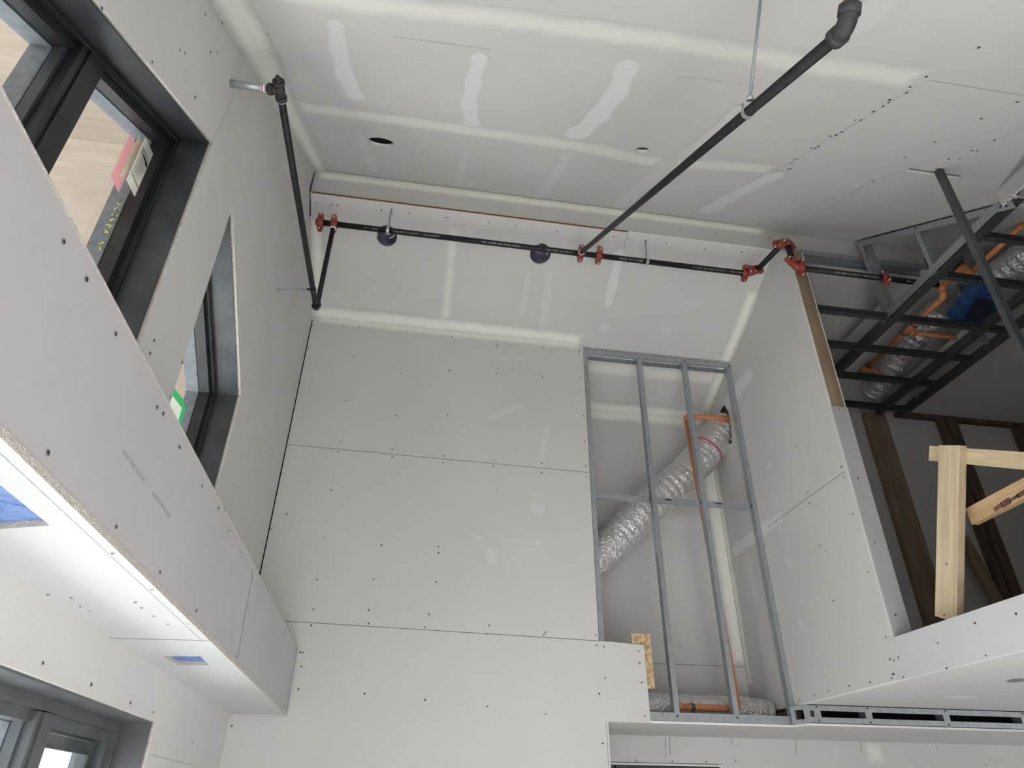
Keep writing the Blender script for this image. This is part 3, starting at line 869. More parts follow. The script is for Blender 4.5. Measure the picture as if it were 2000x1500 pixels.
up = Vector((0, 0, 0.016))
mb.mesh([v1, v2, v3, v4, v1 + up, v2 + up, v3 + up, v4 + up], [(0, 1, 2), (0, 2, 3), (4, 6, 5), (4, 7, 6), (0, 4, 5, 1), (1, 5, 6, 2), (2, 6, 7, 3), (3, 7, 4, 0)], 'drywall')
mb.mesh([v3, v4, v4 + Vector((0.012, 0, 0.02)), v3 + Vector((0.012, 0, 0.02)), v3 - Vector((0, 0, 0.006)), v4 - Vector((0, 0, 0.006))], [(0, 1, 2, 3), (4, 5, 1, 0)], 'white_edge')
mb.build('ceiling_valley', kind='structure')
mb = MB()                                    # roof over the loft
mb.prism([(3.43, 2.45), (8.0, 2.45), (8.0, YR), (3.43, YR)], [], lambda a, b: (a, b, fs_z(b)), (0, 0, 0.016), 'drywall')
mb.box((3.345, -0.7, 4.775), (8.0, 2.47, 4.79), 'drywall')
mb.build('ceiling_loft', kind='structure')
mb = MB()                                    # unseen panels added above the ceilings to block sky light at the seams
mb.box((-1.2, -0.80, 5.95), (8.1, 5.9, 6.05), 'plywood')
mb.box((-1.2, -0.80, 2.66), (8.1, -0.76, 5.95), 'plywood')
mb.prism([(-0.80, 2.62), (3.65, 5.60), (5.9, 4.68), (5.9, 6.0), (-0.80, 6.0)], [], lambda a, b: (-1.2, a, b), (0.03, 0, 0), 'plywood')
mb.build('sky_blocker', kind='structure')
mb = MB()
mb.box((-0.93, 5.56, 0), (8.0, 5.66, 4.8), 'drywall')
mb.build('wall_outer', kind='structure')

# plywood soffit of the roof overhang seen through the high windows
mb = MB()
mb.prism([(-0.7, 2.66), (3.65, 5.60), (6.0, 4.64), (6.0, 4.68), (3.65, 5.64), (-0.7, 2.70)], [], lambda a, b: (-5.5, a, b), (4.3, 0, 0), 'plywood')
mb.build('ceiling_overhang', kind='structure')

# ================================================================== WINDOWS
def window(name, poly, face, mull=None, w=0.06, paint='steel_dark', bar='steel_frame'):
    n = len(poly)
    cy = sum(p[0] for p in poly) / n
    t = thing(name, (-1.05, cy, min(p[1] for p in poly)), None, None, kind='structure')
    fn = lambda x: (lambda a, b: (x, a, b))
    m = MB()
    m.prism(poly, [inset(poly, 0.007)], fn(-0.944), (-0.106, 0, 0), paint)
    m.build('jamb_liner', t)
    m = MB()
    m.prism(inset(poly, 0.005), [inset(poly, w * 0.55)], fn(face), (-0.02, 0, 0), bar)
    m.prism(inset(poly, 0.005), [inset(poly, w)], fn(face - 0.018), (-0.05, 0, 0), bar)
    m.prism(inset(poly, w * 0.35), [inset(poly, w * 0.45)], fn(face + 0.001), (-0.004, 0, 0), paint)
    m.build('window_frame', t)
    m = MB()
    m.prism(inset(poly, 0.01), [inset(poly, w + 0.004)], fn(face - 0.069), (-0.06, 0, 0), 'outer_strip')
    m.build('outer_frame', t)
    if mull:
        a, b = mull
        lo = min(p[1] for p in poly) + w * 0.5
        e = sorted([p for p in poly if p[1] > lo + 0.1 or True], key=lambda p: p[1])
        top = lambda y: poly[3][1] + (poly[2][1] - poly[3][1]) * (y - poly[3][0]) / (poly[2][0] - poly[3][0])
        q = lambda a, b, d: [(a, lo), (b, lo), (b, top(b) - d), (a, top(a) - d)]
        m = MB()
        m.prism(q(a, b, w * 0.6), [], fn(face), (-0.07, 0, 0), bar)
        m.prism(q(a + 0.03, b - 0.03, w * 0.6), [], fn(face + 0.006), (-0.01, 0, 0), bar)
        m.prism(q(a - 0.012, b + 0.012, w), [], fn(face - 0.03), (-0.03, 0, 0), paint)
        m.prism(q(a - 0.004, b + 0.004, w), [], fn(face - 0.07), (-0.06, 0, 0), 'outer_strip')
        m.build('mullion', t)
    m = MB()
    m.prism(inset(poly, w - 0.01), [], fn(face - 0.040), (-0.004, 0, 0), 'window_glass')
    m.build('pane', t)
    return t


win1 = window('window_1', W1, -1.05, (1.335, 1.455))
win2 = window('window_2', W2, -1.05)
win3 = window('window_3', W3, -1.05, (2.47, 2.59), w=0.075, paint='steel_dark_skylit', bar='steel_dark_skylit')


def quad_on_glass(name, parent, pts, x, mat, thick=0.0008, label=None):
    m = MB()
    m.prism(pts, [], lambda a, b: (x, a, b), (-thick, 0, 0), mat)
    return m.build(name, parent, label=label)


# label sheet with its reflections in the outer panes
LB = [(1.844, 3.680), (1.931, 3.690), (1.931, 3.462), (1.844, 3.455)]
st = quad_on_glass('paper_label', win1, LB, -1.086, 'paper', label='white printed label stuck to the glass')
m = MB()
def lrect(y0, z0, y1, z1, mat='ink'):
    m.prism([(y0 + 0.038, z0 + 0.04), (y1 + 0.038, z0 + 0.04), (y1 + 0.038, z1 + 0.04), (y0 + 0.038, z1 + 0.04)], [], lambda a, b: (-1.0850, a, b), (-0.0006, 0, 0), mat)
lrect(1.812, 3.595, 1.886, 3.598)
m.prism(circle(1.861, 3.620, 0.0085, 0.010, 16), [circle(1.861, 3.620, 0.0058, 0.007, 16)], lambda a, b: (-1.0850, a, b), (-0.0006, 0, 0), 'ink')
y = 1.836
for wd in (0.006, 0.005, 0.003, 0.006, 0.005, 0.006, 0.004, 0.007):
    lrect(y, 3.572, y + wd, 3.584)
    y += wd + 0.0012
lrect(1.866, 3.566, 1.888, 3.572)
for k in range(7):
    lrect(1.814, 3.556 - k * 0.012, 1.814 + random.uniform(0.04, 0.068), 3.559 - k * 0.012, 'ink_faint')
lrect(1.808, 3.462, 1.890, 3.465)
m.prism([(1.851, 3.465), (1.926, 3.470), (1.926, 3.498), (1.851, 3.498)], [[(1.8525, 3.4665), (1.9245, 3.4715), (1.9245, 3.4965), (1.8525, 3.4965)]], lambda a, b: (-1.0850, a, b), (-0.0006, 0, 0), 'ink_faint')
m.build('printing', st)
quad_on_glass('paper_label', win1, [(1.846, 3.690), (1.928, 3.698), (1.928, 3.47), (1.846, 3.462)], -1.142, 'pink_reflection', label='pink sheet standing in for the label reflection in the outer glass')
quad_on_glass('paper_label', win1, [(1.846, 3.690), (1.925, 3.698), (1.925, 3.60), (1.846, 3.462)], -1.112, 'pale_reflection', label='pale sheet standing in for the label reflection between the panes')
m = MB()                                     # yellow crayon marks on the outer frame
for k in range(16):
    z0 = 3.02 + 0.027 * k
    if k in (5, 6, 9):
        continue
    for j in range(3):
        a = random.uniform(-1, 1)
        m.tube([(-1.1335 + random.uniform(-0.008, 0.012), 1.9425, z0 + random.uniform(-0.006, 0.006)), (-1.1335 + random.uniform(-0.012, 0.012), 1.9422, z0 + 0.012 + 0.006 * a)], 0.0016, 'yellow_paint', 6)
m.build('crayon_marks', win1)
# green tape and white paper on the second window
gt = quad_on_glass('tape_strip', win2, [(2.70, 3.165), (2.955, 3.20), (2.955, 3.165), (2.70, 3.125)], -1.088, 'green_tape', label='green masking tape on the glass')
quad_on_glass('tape_strip', win2, [(2.955, 3.185), (3.0, 3.19), (2.995, 3.02), (2.965, 3.02)], -1.0885, 'green_tape', label='green masking tape on the glass')
quad_on_glass('paper_sheet', win2, [(2.65, 3.12), (2.955, 3.163), (2.965, 2.95), (2.65, 2.95)], -1.0895, 'paper', label='white paper taped to the glass')
# opening sash of the lower window
SA = [(2.61, 0.98), (3.15, 0.98), (3.15, 1.80), (2.61, 1.80)]
m = MB()
m.prism(SA, [inset(SA, 0.038)], lambda a, b: (-1.085 - 0.12 * max(0, (1.80 - b)) * 0.4 - 0.02, a, b), (-0.035, 0, 0), 'steel_dark_skylit')
m.prism(inset(SA, 0.03), [inset(SA, 0.042)], lambda a, b: (-1.08 - 0.12 * max(0, (1.80 - b)) * 0.4 - 0.02, a, b), (-0.01, 0, 0), 'steel_dark')
sash = m.build('opening_sash', win3)

# ================================================================== OUTSIDE
hs = thing('neighbour_house', (-10, 17.5, -0.14), 'pale house with lap siding seen through the lower window', 'house')
m = MB()
m.box((-12, 10, -0.14), (-9.0, 20.0, 4.6), 'siding')
for k in range(24):
    m.box((-9.0, 10, 0.1 + k * 0.18), (-8.975, 20.0, 0.26 + k * 0.18), 'siding')
m.build('wall', hs)
m = MB()
m.prism([(-12.3, 4.6), (-8.6, 4.6), (-10.5, 6.0)], [], lambda a, b: (a, 9.7, b), (0, 10.6, 0), 'galvanized_dull')
m.build('roof', hs)
for y in (12.2, 17.4):
    m = MB()
    m.box((-8.97, y, 2.0), (-8.93, y + 1.3, 3.5), 'steel_dark')
    m.build('window', hs)

# ================================================================== CEILING OPENINGS
def can(name, c, n, r, depth, inner, label, coil=None):
    c, n = Vector(c), Vector(n).normalized()
    t = thing(name, c, label, 'light opening', 'round light openings in the sloped ceilings')
    m = MB()
    m.lathe(c, n, [(-0.0165, r + 0.014), (-0.0165, r + 0.003), (-depth, r * 0.97), (-depth - 0.002, 0.001)], inner, 28)
    m.build('housing', t)
    if coil:
        u = n.orthogonal().normalized()
        w = n.cross(u)
        for q, (rr, a0, a1, d) in enumerate(coil):
            m = MB()
            m.tube([c - n * d + u * (rr * math.cos(a0 + (a1 - a0) * i / 10)) + w * (rr * math.sin(a0 + (a1 - a0) * i / 10)) for i in range(11)], 0.004, 'white_edge', 6)
            m.build('cable', t)
    return t


UF, UB = -FN, -BN
can('recessed_light_housing', (-0.385, 2.84, fs_z(2.84)), FN, 0.080, 0.12, 'dark_hole', 'wide black round light hole in the sloped ceiling between compound strokes')
can('recessed_light_housing', (1.090, 2.41, fs_z(2.41)), FN, 0.044, 0.05, 'galvanized_dull', 'small round light hole on the ceiling seam beside the rising branch pipe')
can('recessed_light_housing', (-0.372, 3.90, bs_z(3.90)), BN, 0.082, 0.11, 'purple_housing', 'purple round light opening behind the main pipe near the end cap',
    [(0.055, 2.6, 3.9, 0.085), (0.03, 2.2, 4.4, 0.10), (0.075, 0.2, 1.2, 0.03)])
can('recessed_light_housing', (0.806, 3.90, bs_z(3.90)), BN, 0.080, 0.11, 'purple_housing', 'purple round light opening behind the main pipe beside the branch tee',
    [(0.05, 5.6, 7.2, 0.08), (0.065, 3.6, 4.6, 0.05), (0.03, 5.0, 8.0, 0.09)])

# ================================================================== SPRINKLER PIPES
def lugs(m, c, axis, ear, r, w=0.044):
    """painted coupling with two bolted ears"""
    c, axis, ear = Vector(c), Vector(axis).normalized(), Vector(ear).normalized()
    m.lathe(c, axis, [(-w / 2, r + 0.001), (-w / 2, r + 0.008), (-w * 0.3, r + 0.013), (0, r + 0.0145), (w * 0.3, r + 0.013), (w / 2, r + 0.008), (w / 2, r + 0.001)], 'red_paint', 20, True)
    nrm = axis.cross(ear)
    for s in (-1, 1):
        q = c + ear * (s * (r + 0.021))
        pts = []
        for k in range(10):
            a = math.pi * k / 9 - math.pi / 2
            pts.append((0.014 * math.sin(a) * 1.2, 0.012 + 0.013 * math.cos(a)))
        prof = [(-0.021, -0.016)] + pts + [(0.021, -0.016)]
        e = ear * s
        m.prism(prof, [], lambda a, b: q - nrm * 0.018 + axis * a + e * b, nrm * 0.036, 'red_paint')


def bolts(parent, c, axis, ear, r):
    c, axis, ear = Vector(c), Vector(axis).normalized(), Vector(ear).normalized()
    nrm = axis.cross(ear)
    for s in (-1, 1):
        q = c + ear * (s * (r + 0.033))
        m = MB()
        m.tube([q - nrm * 0.03, q + nrm * 0.034], 0.0045, 'zinc', 8)
        m.lathe(q - nrm * 0.024, nrm, [(-0.006, 0.001), (-0.006, 0.0072), (0.005, 0.0072)], 'zinc', 6)
        m.lathe(q + nrm * 0.020, nrm, [(-0.002, 0.0072), (0.007, 0.0072), (0.007, 0.001)], 'zinc', 6)
        m.build('bolt', parent)


def coupling(parent, c, axis, ear, r, name='coupling', w=0.044):
    m = MB()
    lugs(m, c, axis, ear, r, w)
    o = m.build(name, parent, label='red painted ' + name.replace('_', ' '))
    bolts(o, c, axis, ear, r)
    return o


def arc(a, corner, b, n=9):
    """quarter bend from a to b round the corner point"""
    a, corner, b = Vector(a), Vector(corner), Vector(b)
    return [a * (1 - t) ** 2 + corner * (2 * t * (1 - t)) + b * t ** 2 for t in [i / (n - 1) for i in range(n)]]


def red_elbow(parent, corner, d0, d1, r, L=0.055, ears=(None, None)):
    corner, d0, d1 = Vector(corner), Vector(d0).normalized(), Vector(d1).normalized()
    m = MB()
    m.tube(arc(corner + d0 * L, corner, corner + d1 * L), r + 0.004, 'red_paint', 18)
    m.build('elbow', parent, label='red painted elbow')
    for d, e in ((d0, ears[0]), (d1, ears[1])):
        e = e or d0.cross(d1)
        coupling(parent, corner + d * L, d, e, r)


def pipe_text(parent, start, axis, face, r, text, size=0.019, flip=True):
    """print wrapped onto a pipe; read from below it stands on its head"""
    cu = bpy.data.curves.new('print', 'FONT')
    cu.body = text
    cu.size = size
    cu.resolution_u = 2
    o = bpy.data.objects.new('print', cu)
    COL.objects.link(o)
    bpy.context.view_layer.update()
    dg = bpy.context.evaluated_depsgraph_get()
    me = bpy.data.meshes.new_from_object(o.evaluated_get(dg))
    bpy.data.objects.remove(o)
    start, axis, face = Vector(start), Vector(axis).normalized(), Vector(face).normalized()
    side = axis.cross(face)
    s = -1 if flip else 1
    for v in me.vertices:
        x, y = v.co.x * s, (v.co.y - size * 0.35) * s
        a = y / r
        v.co = start + axis * x + face * (math.cos(a) * (r + 0.0006)) - side * (math.sin(a) * (r + 0.0006))
    me.materials.clear()
    me.materials.append(MAT['pipe_print'])
    q = bpy.data.objects.new('printing', me)
    COL.objects.link(q)
    q.parent = parent
    q.matrix_parent_inverse = parent.matrix_world.inverted()
    return q


X, Yv, Z = Vector((1, 0, 0)), Vector((0, 1, 0)), Vector((0, 0, 1))
RM = 0.021
ZM, YM = 5.135, 3.70
main = thing('sprinkler_main', (0.8, YM, ZM), 'long black sprinkler main with red couplings running under the ridge into the loft', 'pipe')
CX = 2.43
P1 = Vector((CX, YM, ZM))
P2 = Vector((CX + 0.05, 3.30, ZM))
P2 = Vector((2.505, 3.30, ZM))
P3 = Vector((2.505, 3.30, 4.865))
P4 = Vector((3.62, 3.30, 4.865))
m = MB(); m.tube([(-0.83, YM, ZM), (CX - 0.05, YM, ZM)], RM, 'black_pipe', 20)
pm = m.build('pipe', main, label='black steel pipe')
m = MB(); m.tube([P1 + Vector((0.02, -0.05, 0)), P2 + Vector((-0.005, 0.05, 0))], RM, 'black_pipe', 20); m.build('pipe', main, label='black steel pipe')
m = MB(); m.tube([P2 - Z * 0.05, P3 + Z * 0.05], RM, 'black_pipe', 20); m.build('pipe', main, label='black steel pipe')
m = MB(); m.tube([P3 + X * 0.05, P4], RM, 'black_pipe', 20); pm2 = m.build('pipe', main, label='black steel pipe')
red_elbow(main, P1, -X, P2 - P1, RM, ears=(Vector((0, -0.6, 0.8)), Vector((1, 0.2, 0.1))))
red_elbow(main, P2, P1 - P2, -Z, RM, ears=(Vector((1, 0, 0.1)), Vector((1, 0.3, 0))))
red_elbow(main, P3, Z, X, RM, ears=(Vector((1, 0.4, 0)), Vector((0, -0.4, 1))))
coupling(main, (3.20, 3.30, 4.865), X, (0, 0.35, 1), RM)
# capped end
m = MB()
m.lathe((-0.845, YM, ZM), X, [(-0.012, 0.001), (-0.012, RM), (0.002, RM + 0.004), (0.002, 0.001)], 'red_paint', 20)
m.build('end_cap', main, label='red painted end cap')
coupling(main, (-0.825, YM, ZM), X, (0, -0.3, 1), RM, w=0.05)
for (tx, nm, ear) in ((-0.731, 'outlet_tee', Vector((0, -0.8, 0.7))), (1.075, 'outlet_tee', Vector((0, -0.69, 0.72))), (1.215, 'outlet_tee', Vector((0.05, -0.69, 0.72)))):
    coupling(main, (tx, YM, ZM), X, ear, RM, nm, 0.05)
m = MB()
bq = Vector((1.215, YM, ZM))
bd = Vector((0, -0.35, 0.94)).normalized()
m.lathe(bq, bd, [(0.02, 0.013), (0.05, 0.013), (0.05, 0.009), (0.062, 0.009), (0.064, 0.019), (0.074, 0.019), (0.076, 0.001)], 'brass', 14)
m.build('plug', main, label='brass plug')
face = Vector((0, -0.75, -0.66))
for sx, tx in ((0.02, 'MADE IN USA  1-1/4 SCH 10  0.109 WALL'), (0.62, 'HYDRO TESTED TO 1000 PSI  A795'), (1.02, '1-1/4 X 21 FT  STEEL PIPE'), (1.56, '1000 PSI  A135  TESTED'), (2.36, 'MADE IN USA  1-1/4 SCH 10  STEEL PIPE  NFPA 13'), (-0.42, 'A795  1-1/4')):
    pipe_text(pm, (sx, YM, ZM), X, face, RM, tx)
for sx, tx in ((3.14, 'MADE IN USA  1-1/4 SCH 10  STEEL PIPE'), (3.45, 'STEEL PIPE')):
    pipe_text(pm2, (sx, 3.30, 4.865), X, face, RM, tx)

# branch pipe that climbs back down along the main slope
RB = 0.0167
A = Vector((1.075, 3.70, 5.142))
B = Vector((0.921, 0.80, 3.19))
dAB = (B - A).normalized()
UFn = UF.normalized()
branch = thing('sprinkler_branch', (B.x, B.y, B.z), 'black branch pipe slanting across the ceiling to a cast iron elbow', 'pipe')
m = MB(); m.tube([A + dAB * 0.03, B - dAB * 0.03], RB, 'branch_pipe', 18); m.build('pipe', branch, label='black steel pipe')
m = MB()
m.lathe(A + dAB * 0.022, dAB, [(0.006, RB), (0.006, RB + 0.006), (0.016, RB + 0.005), (0.016, RB)], 'teflon', 18, True)
m.build('sealing_ring', branch)
m = MB()
m.lathe(A + dAB * 0.022, dAB, [(-0.012, RB), (-0.012, RB + 0.016), (0.002, RB + 0.013), (0.008, RB + 0.004), (0.008, RB)], 'red_paint', 20, True)
m.build('saddle', branch, label='red painted saddle')
m = MB()
L = 0.042
m.tube(arc(B - dAB * L, B + UFn * 0.0, B + UFn * L, 11), RB + 0.006, 'cast_iron', 20)
for c, d in ((B - dAB * L, dAB), (B + UFn * L, UFn)):
    m.lathe(c, d, [(-0.012, RB + 0.003), (-0.012, RB + 0.0095), (0.012, RB + 0.0095), (0.012, RB + 0.003)], 'cast_iron', 20, True)
m.build('elbow', branch, label='grey cast iron elbow')
m = MB(); m.tube([B + UFn * 0.03, B + UFn * 0.40], RB, 'brass', 16); m.build('nipple', branch)

# drop line along the left wall
T = Vector((-0.725, 1.975, 4.225))
E = Vector((-0.732, 3.70, 4.365))
drop = thing('sprinkler_drop_line', (T.x, T.y, T.z), 'black pipe along the windowed wall rising in a sharp bend to the main', 'pipe')
dT = (E - T).normalized()
m = MB(); m.tube([T + dT * 0.03, E - dT * 0.02], RB, 'black_pipe', 18); pd = m.build('pipe', drop, label='black steel pipe')
m = MB(); m.tube([E + Z * 0.02, Vector((-0.731, 3.70, ZM - 0.03))], RB, 'black_pipe', 18); m.build('pipe', drop, label='black steel pipe')
m = MB(); m.lathe((-0.731, 3.70, ZM - 0.045), Z, [(-0.006, RB), (-0.006, RB + 0.006), (0.008, RB + 0.006), (0.008, RB)], 'teflon', 18, True); m.build('sealing_ring', drop)
m = MB()
m.tube(arc(E - dT * 0.04, E, E + Z * 0.04), RB + 0.005, 'cast_iron', 18)
m.lathe(E - dT * 0.04, dT, [(-0.01, RB + 0.002), (-0.01, RB + 0.009), (0.01, RB + 0.009), (0.01, RB + 0.002)], 'cast_iron', 18, True)
m.lathe(E + Z * 0.04, Z, [(-0.01, RB + 0.002), (-0.01, RB + 0.009), (0.01, RB + 0.009), (0.01, RB + 0.002)], 'cast_iron', 18, True)
m.build('elbow', drop, label='grey cast iron elbow')
m = MB()                                      # tee with a plug
m.tube([T - dT * 0.045, T + dT * 0.045], RB + 0.005, 'cast_iron', 18)
m.tube([T, T - X * 0.045], RB + 0.005, 'cast_iron', 18)
for c, d in ((T - dT * 0.04, dT), (T + dT * 0.04, dT), (T - X * 0.04, X)):
    m.lathe(c, d, [(-0.009, RB + 0.002), (-0.009, RB + 0.009), (0.009, RB + 0.009), (0.009, RB + 0.002)], 'cast_iron', 18, True)
m.build('tee', drop, label='black cast iron tee')
m = MB()
m.lathe(T - dT * 0.05, -dT, [(-0.005, RB), (0.006, RB), (0.006, 0.011), (0.024, 0.010), (0.024, 0.001)], 'cast_iron', 4)
m.build('plug', drop)
m = MB(); m.lathe(T + dT * 0.052, dT, [(-0.005, RB), (-0.005, RB + 0.004), (0.006, RB + 0.003), (0.006, RB)], 'teflon', 18, True); m.build('sealing_ring', drop)
m = MB(); m.tube([T - X * 0.05, Vector((XL - 0.02, T.y, T.z))], RB, 'galvanized', 18); nip = m.build('nipple', drop, label='bare galvanized nipple')
m = MB(); m.lathe(T - X * 0.066, X, [(-0.012, RB), (-0.012, RB + 0.0012), (0.006, RB + 0.0012), (0.006, RB)], 'teflon', 18, True)
m.lathe(T - X * 0.066, X, [(-0.006, RB + 0.001), (-0.006, RB + 0.002), (-0.002, RB + 0.002), (-0.002, RB + 0.001)], 'red_mark', 18, True)
m.build('wrap_label', nip, label='white and red wrap')


# hangers -------------------------------------------------------------------------------------
def hanger(c, axis, top, r, label, loop=True):
    c, axis, top = Vector(c), Vector(axis).normalized(), Vector(top)
    d = (top - c).normalized()
    t = thing('pipe_hanger', top, label, 'pipe hanger', 'threaded rod pipe hangers')
    m = MB(); m.tube([c + d * (r + 0.03), top], 0.0052, 'zinc_rod', 10); m.build('rod', t)
    w = axis.cross(d)
    pts = []
    for k in range(25):
        a = -math.pi / 2 + 2 * math.pi * k / 24
        rr = r + 0.004
        if math.sin(a) > 0.5:
            rr += 0.028 * (math.sin(a) - 0.5) / 0.5
        pts.append(c + w * (rr * math.cos(a) * (0.6 if math.sin(a) > 0.8 else 1)) + d * (rr * math.sin(a)))
    m = MB()
    for i in range(24):
        a, b = pts[i], pts[i + 1]
        m.obox(a, b, axis, 0.02, 0.003, 'zinc')
    m.build('loop', t)
    m = MB(); m.lathe(c + d * (r + 0.026), d, [(-0.008, 0.004), (-0.008, 0.013), (0.008, 0.011), (0.008, 0.004)], 'zinc', 6, True); m.build('nut', t)
    m = MB(); m.lathe(top, d, [(-0.012, 0.001), (-0.012, 0.009), (0.0, 0.009), (0.0, 0.001)], 'zinc_rod', 6); m.build('anchor', t)


hanger((-0.35, YM, ZM), X, (-0.345, YM, bs_z(YM)), RM, 'threaded hanger of the main in front of the purple opening near the end cap')
hanger((1.59, YM, ZM), X, (1.60, YM, bs_z(YM)), RM, 'threaded hanger of the main between the brass plug and the wall end')
Q = A + (B - A) * 0.842
hanger(Q, dAB, Q + UFn * 0.385, RB, 'long threaded hanger holding up the slanting branch pipe')
t = thing('pipe_hanger', (XL, 3.44, 4.286), 'thin side hanger rod between the windowed wall and drop pipe', 'pipe hanger', 'threaded rod pipe hangers')
Q2 = T + (E - T) * 0.87
m = MB(); m.tube([(XL, 3.44, 4.29), Q2 - X * 0.028], 0.004, 'zinc_rod', 8); m.build('rod', t)
m = MB(); m.box((XL, 3.437, 4.268), (XL + 0.003, 3.443, 4.312), 'zinc_rod'); m.build('anchor', t)
m = MB(); m.lathe(Q2, dT, [(-0.011, RB), (-0.011, RB + 0.004), (0.011, RB + 0.004), (0.011, RB)], 'cast_iron', 18, True); m.tube([Q2 - X * 0.018, Q2 - X * 0.036], 0.008, 'cast_iron', 10); m.build('loop', t)

# ================================================================== OPEN STUD WALL
YS = YB + 0.017
stud = thing('stud_wall_frame', (1.95, YB, 2.1), 'open galvanized stud wall frame with crosspiece in front of the foil duct nook', 'wall frame')
ztop = 4.928
m = MB(); m.channel((1.315, YS + 0.047, ztop + 0.012), (2.64, YS + 0.047, ztop + 0.012), (0, 1, 0), (0, 0, -1), 'galvanized', w=0.094, d=0.05, lip=False); m.build('track', stud)
m = MB(); m.channel((1.34, YS + 0.047, 2.095), (2.61, YS + 0.047, 2.095), (0, 1, 0), (0, 0, 1), 'galvanized', w=0.094, d=0.05, lip=False); m.build('track', stud)
for i, x in enumerate((1.320, 1.795, 2.200, 2.604)):
    m = MB()
    m.channel((x, YS + 0.030, 2.10), (x, YS + 0.030, ztop), (0, 1, 0), (1, 0, 0), 'galvanized', w=0.056, d=0.035)
    m.build('stud', stud)
    if i:
        for z in (2.125, ztop - 0.02):
            m = MB()
            m.lathe((x + 0.017, YS - 0.002, z), (0, -1, 0), [(-0.002, 0.006), (0.002, 0.006), (0.003, 0.001)], 'screw_head', 8)
            m.build('screw', stud)
for x0, x1 in ((1.35, 1.785), (1.82, 2.19), (2.225, 2.60)):
    z0 = 3.612
    m = MB()
    m.channel((x0, YS + 0.012, z0), (x1, YS + 0.012, z0), (0, 0, 1), (0, 1, 0), 'galvanized', w=0.042, d=0.03, lip=False)
    if x0 > 1.5:
        m.box((x0 + 0.08, YS + 0.0085, z0 + 0.001), (x0 + 0.13, YS + 0.011, z0 + 0.009), 'dark_hole')
    m.box((x1 - 0.012, YS + 0.0085, z0 - 0.016), (x1, YS + 0.0115, z0 + 0.018), 'galvanized_dull')
    m.build('bridging', stud)

m = MB()
m.box((1.545, YB + 0.018, 2.283), (1.678, YB + 0.030, 2.624), 'osb')
m.build('osb_strip', label='strand board strip standing behind the stepped drywall edge', cat='board')

# foil ducts of the nook
def duct(name, pts, r, label, ribs=0.014):
    # smooth centre line with ribs
    P = [Vector(p) for p in pts]
    line = []
    n = len(P)
    for i in range(n - 1):
        p0, p1, p2, p3 = P[max(i - 1, 0)], P[i], P[i + 1], P[min(i + 2, n - 1)]
        k = max(6, int((p2 - p1).length / 0.012))
        for j in range(k):
            t = j / k
            line.append(0.5 * ((2 * p1) + (p2 - p0) * t + (2 * p0 - 5 * p1 + 4 * p2 - p3) * t * t + (3 * p1 - p0 - 3 * p2 + p3) * t ** 3))
    line.append(P[-1])
    radii = [r * (1 + ribs * math.sin(i * 1.1) + random.uniform(-0.02, 0.02)) for i in range(len(line))]
    m = MB()
    m.tube(line, r, 'foil', 40, True, radii, 0.025)
    return m.build(name, label=label, cat='duct')


d1 = duct('foil_duct', [(2.695, 4.98, 4.50), (2.60, 4.98, 4.41), (2.41, 4.98, 4.185), (2.20, 4.98, 3.965), (2.0, 4.98, 3.79), (1.77, 4.98, 3.58), (1.54, 4.98, 3.345), (1.33, 4.98, 3.16), (1.06, 4.98, 2.98)], 0.147, 'silver foil flexible duct climbing through the nook into the wall hole')
t = thing('duct_strap', (2.46, 4.98, 4.24), 'thin red strap round the silver climbing duct in the nook', 'strap')
m = MB()
ax = Vector((0.64, 0, 0.77))
m.lathe((2.46, 4.98, 4.243), ax, [(-0.004, 0.150), (-0.004, 0.1535), (0.004, 0.1535), (0.004, 0.150)], 'red_mark', 36, True)
m.build('band', t)
m = MB(); m.box((2.345, 4.915, 4.335), (2.375, 4.925, 4.345), 'screw_head'); m.build('tail', t)
d2 = duct('foil_duct', [(1.06, 4.95, 2.21), (1.5, 4.95, 2.215), (1.9, 4.95, 2.215), (2.25, 4.95, 2.21), (2.45, 4.95, 2.21), (2.62, 4.94, 2.19)], 0.088, 'silver foil duct lying along the bottom of the nook')
# orange pipe of the nook
RO = 0.0225
op = thing('orange_sprinkler_pipe', (2.25, 4.70, 2.15), 'orange plastic pipe bending down through the nook beside the climbing duct', 'pipe')
O1, O2, O3, O4 = Vector((2.69, 4.83, 4.50)), Vector((2.223, 4.765, 4.447)), Vector((2.315, 4.80, 2.20)), Vector((1.88, 4.80, 2.20))
dd = (O3 - O2).normalized()
dx = (O1 - O2).normalized()
m = MB(); m.tube([O1, O2 + dx * 0.03], RO, 'orange_plastic', 18); m.build('pipe', op)
m = MB(); m.tube([O2 + dd * 0.03, O3 - dd * 0.03], RO, 'orange_plastic', 18); m.build('pipe', op)
m = MB(); m.tube([O3 - X * 0.03, O4], RO, 'orange_plastic', 18); m.build('pipe', op)
for c, a, b in ((O2, dx, dd), (O3, -dd, -X)):
    m = MB(); m.tube(arc(c + a * 0.05, c, c + b * 0.05), RO + 0.005, 'orange_plastic', 18); m.build('elbow', op)
m = MB(); m.tube(arc(O4 + X * 0.04, O4, O4 + Vector((0, 0.04, 0)) ), RO + 0.005, 'orange_plastic', 18); m.build('elbow', op)
m = MB(); m.lathe((1.99, 4.80, 2.20), X, [(-0.012, RO), (-0.012, RO + 0.004), (0.012, RO + 0.004), (0.012, RO)], 'galvanized_dull', 18, True); m.box((1.982, 4.78, 2.10), (1.998, 4.785, 2.178), 'galvanized_dull'); m.build('clamp', op, label='grey metal clamp')

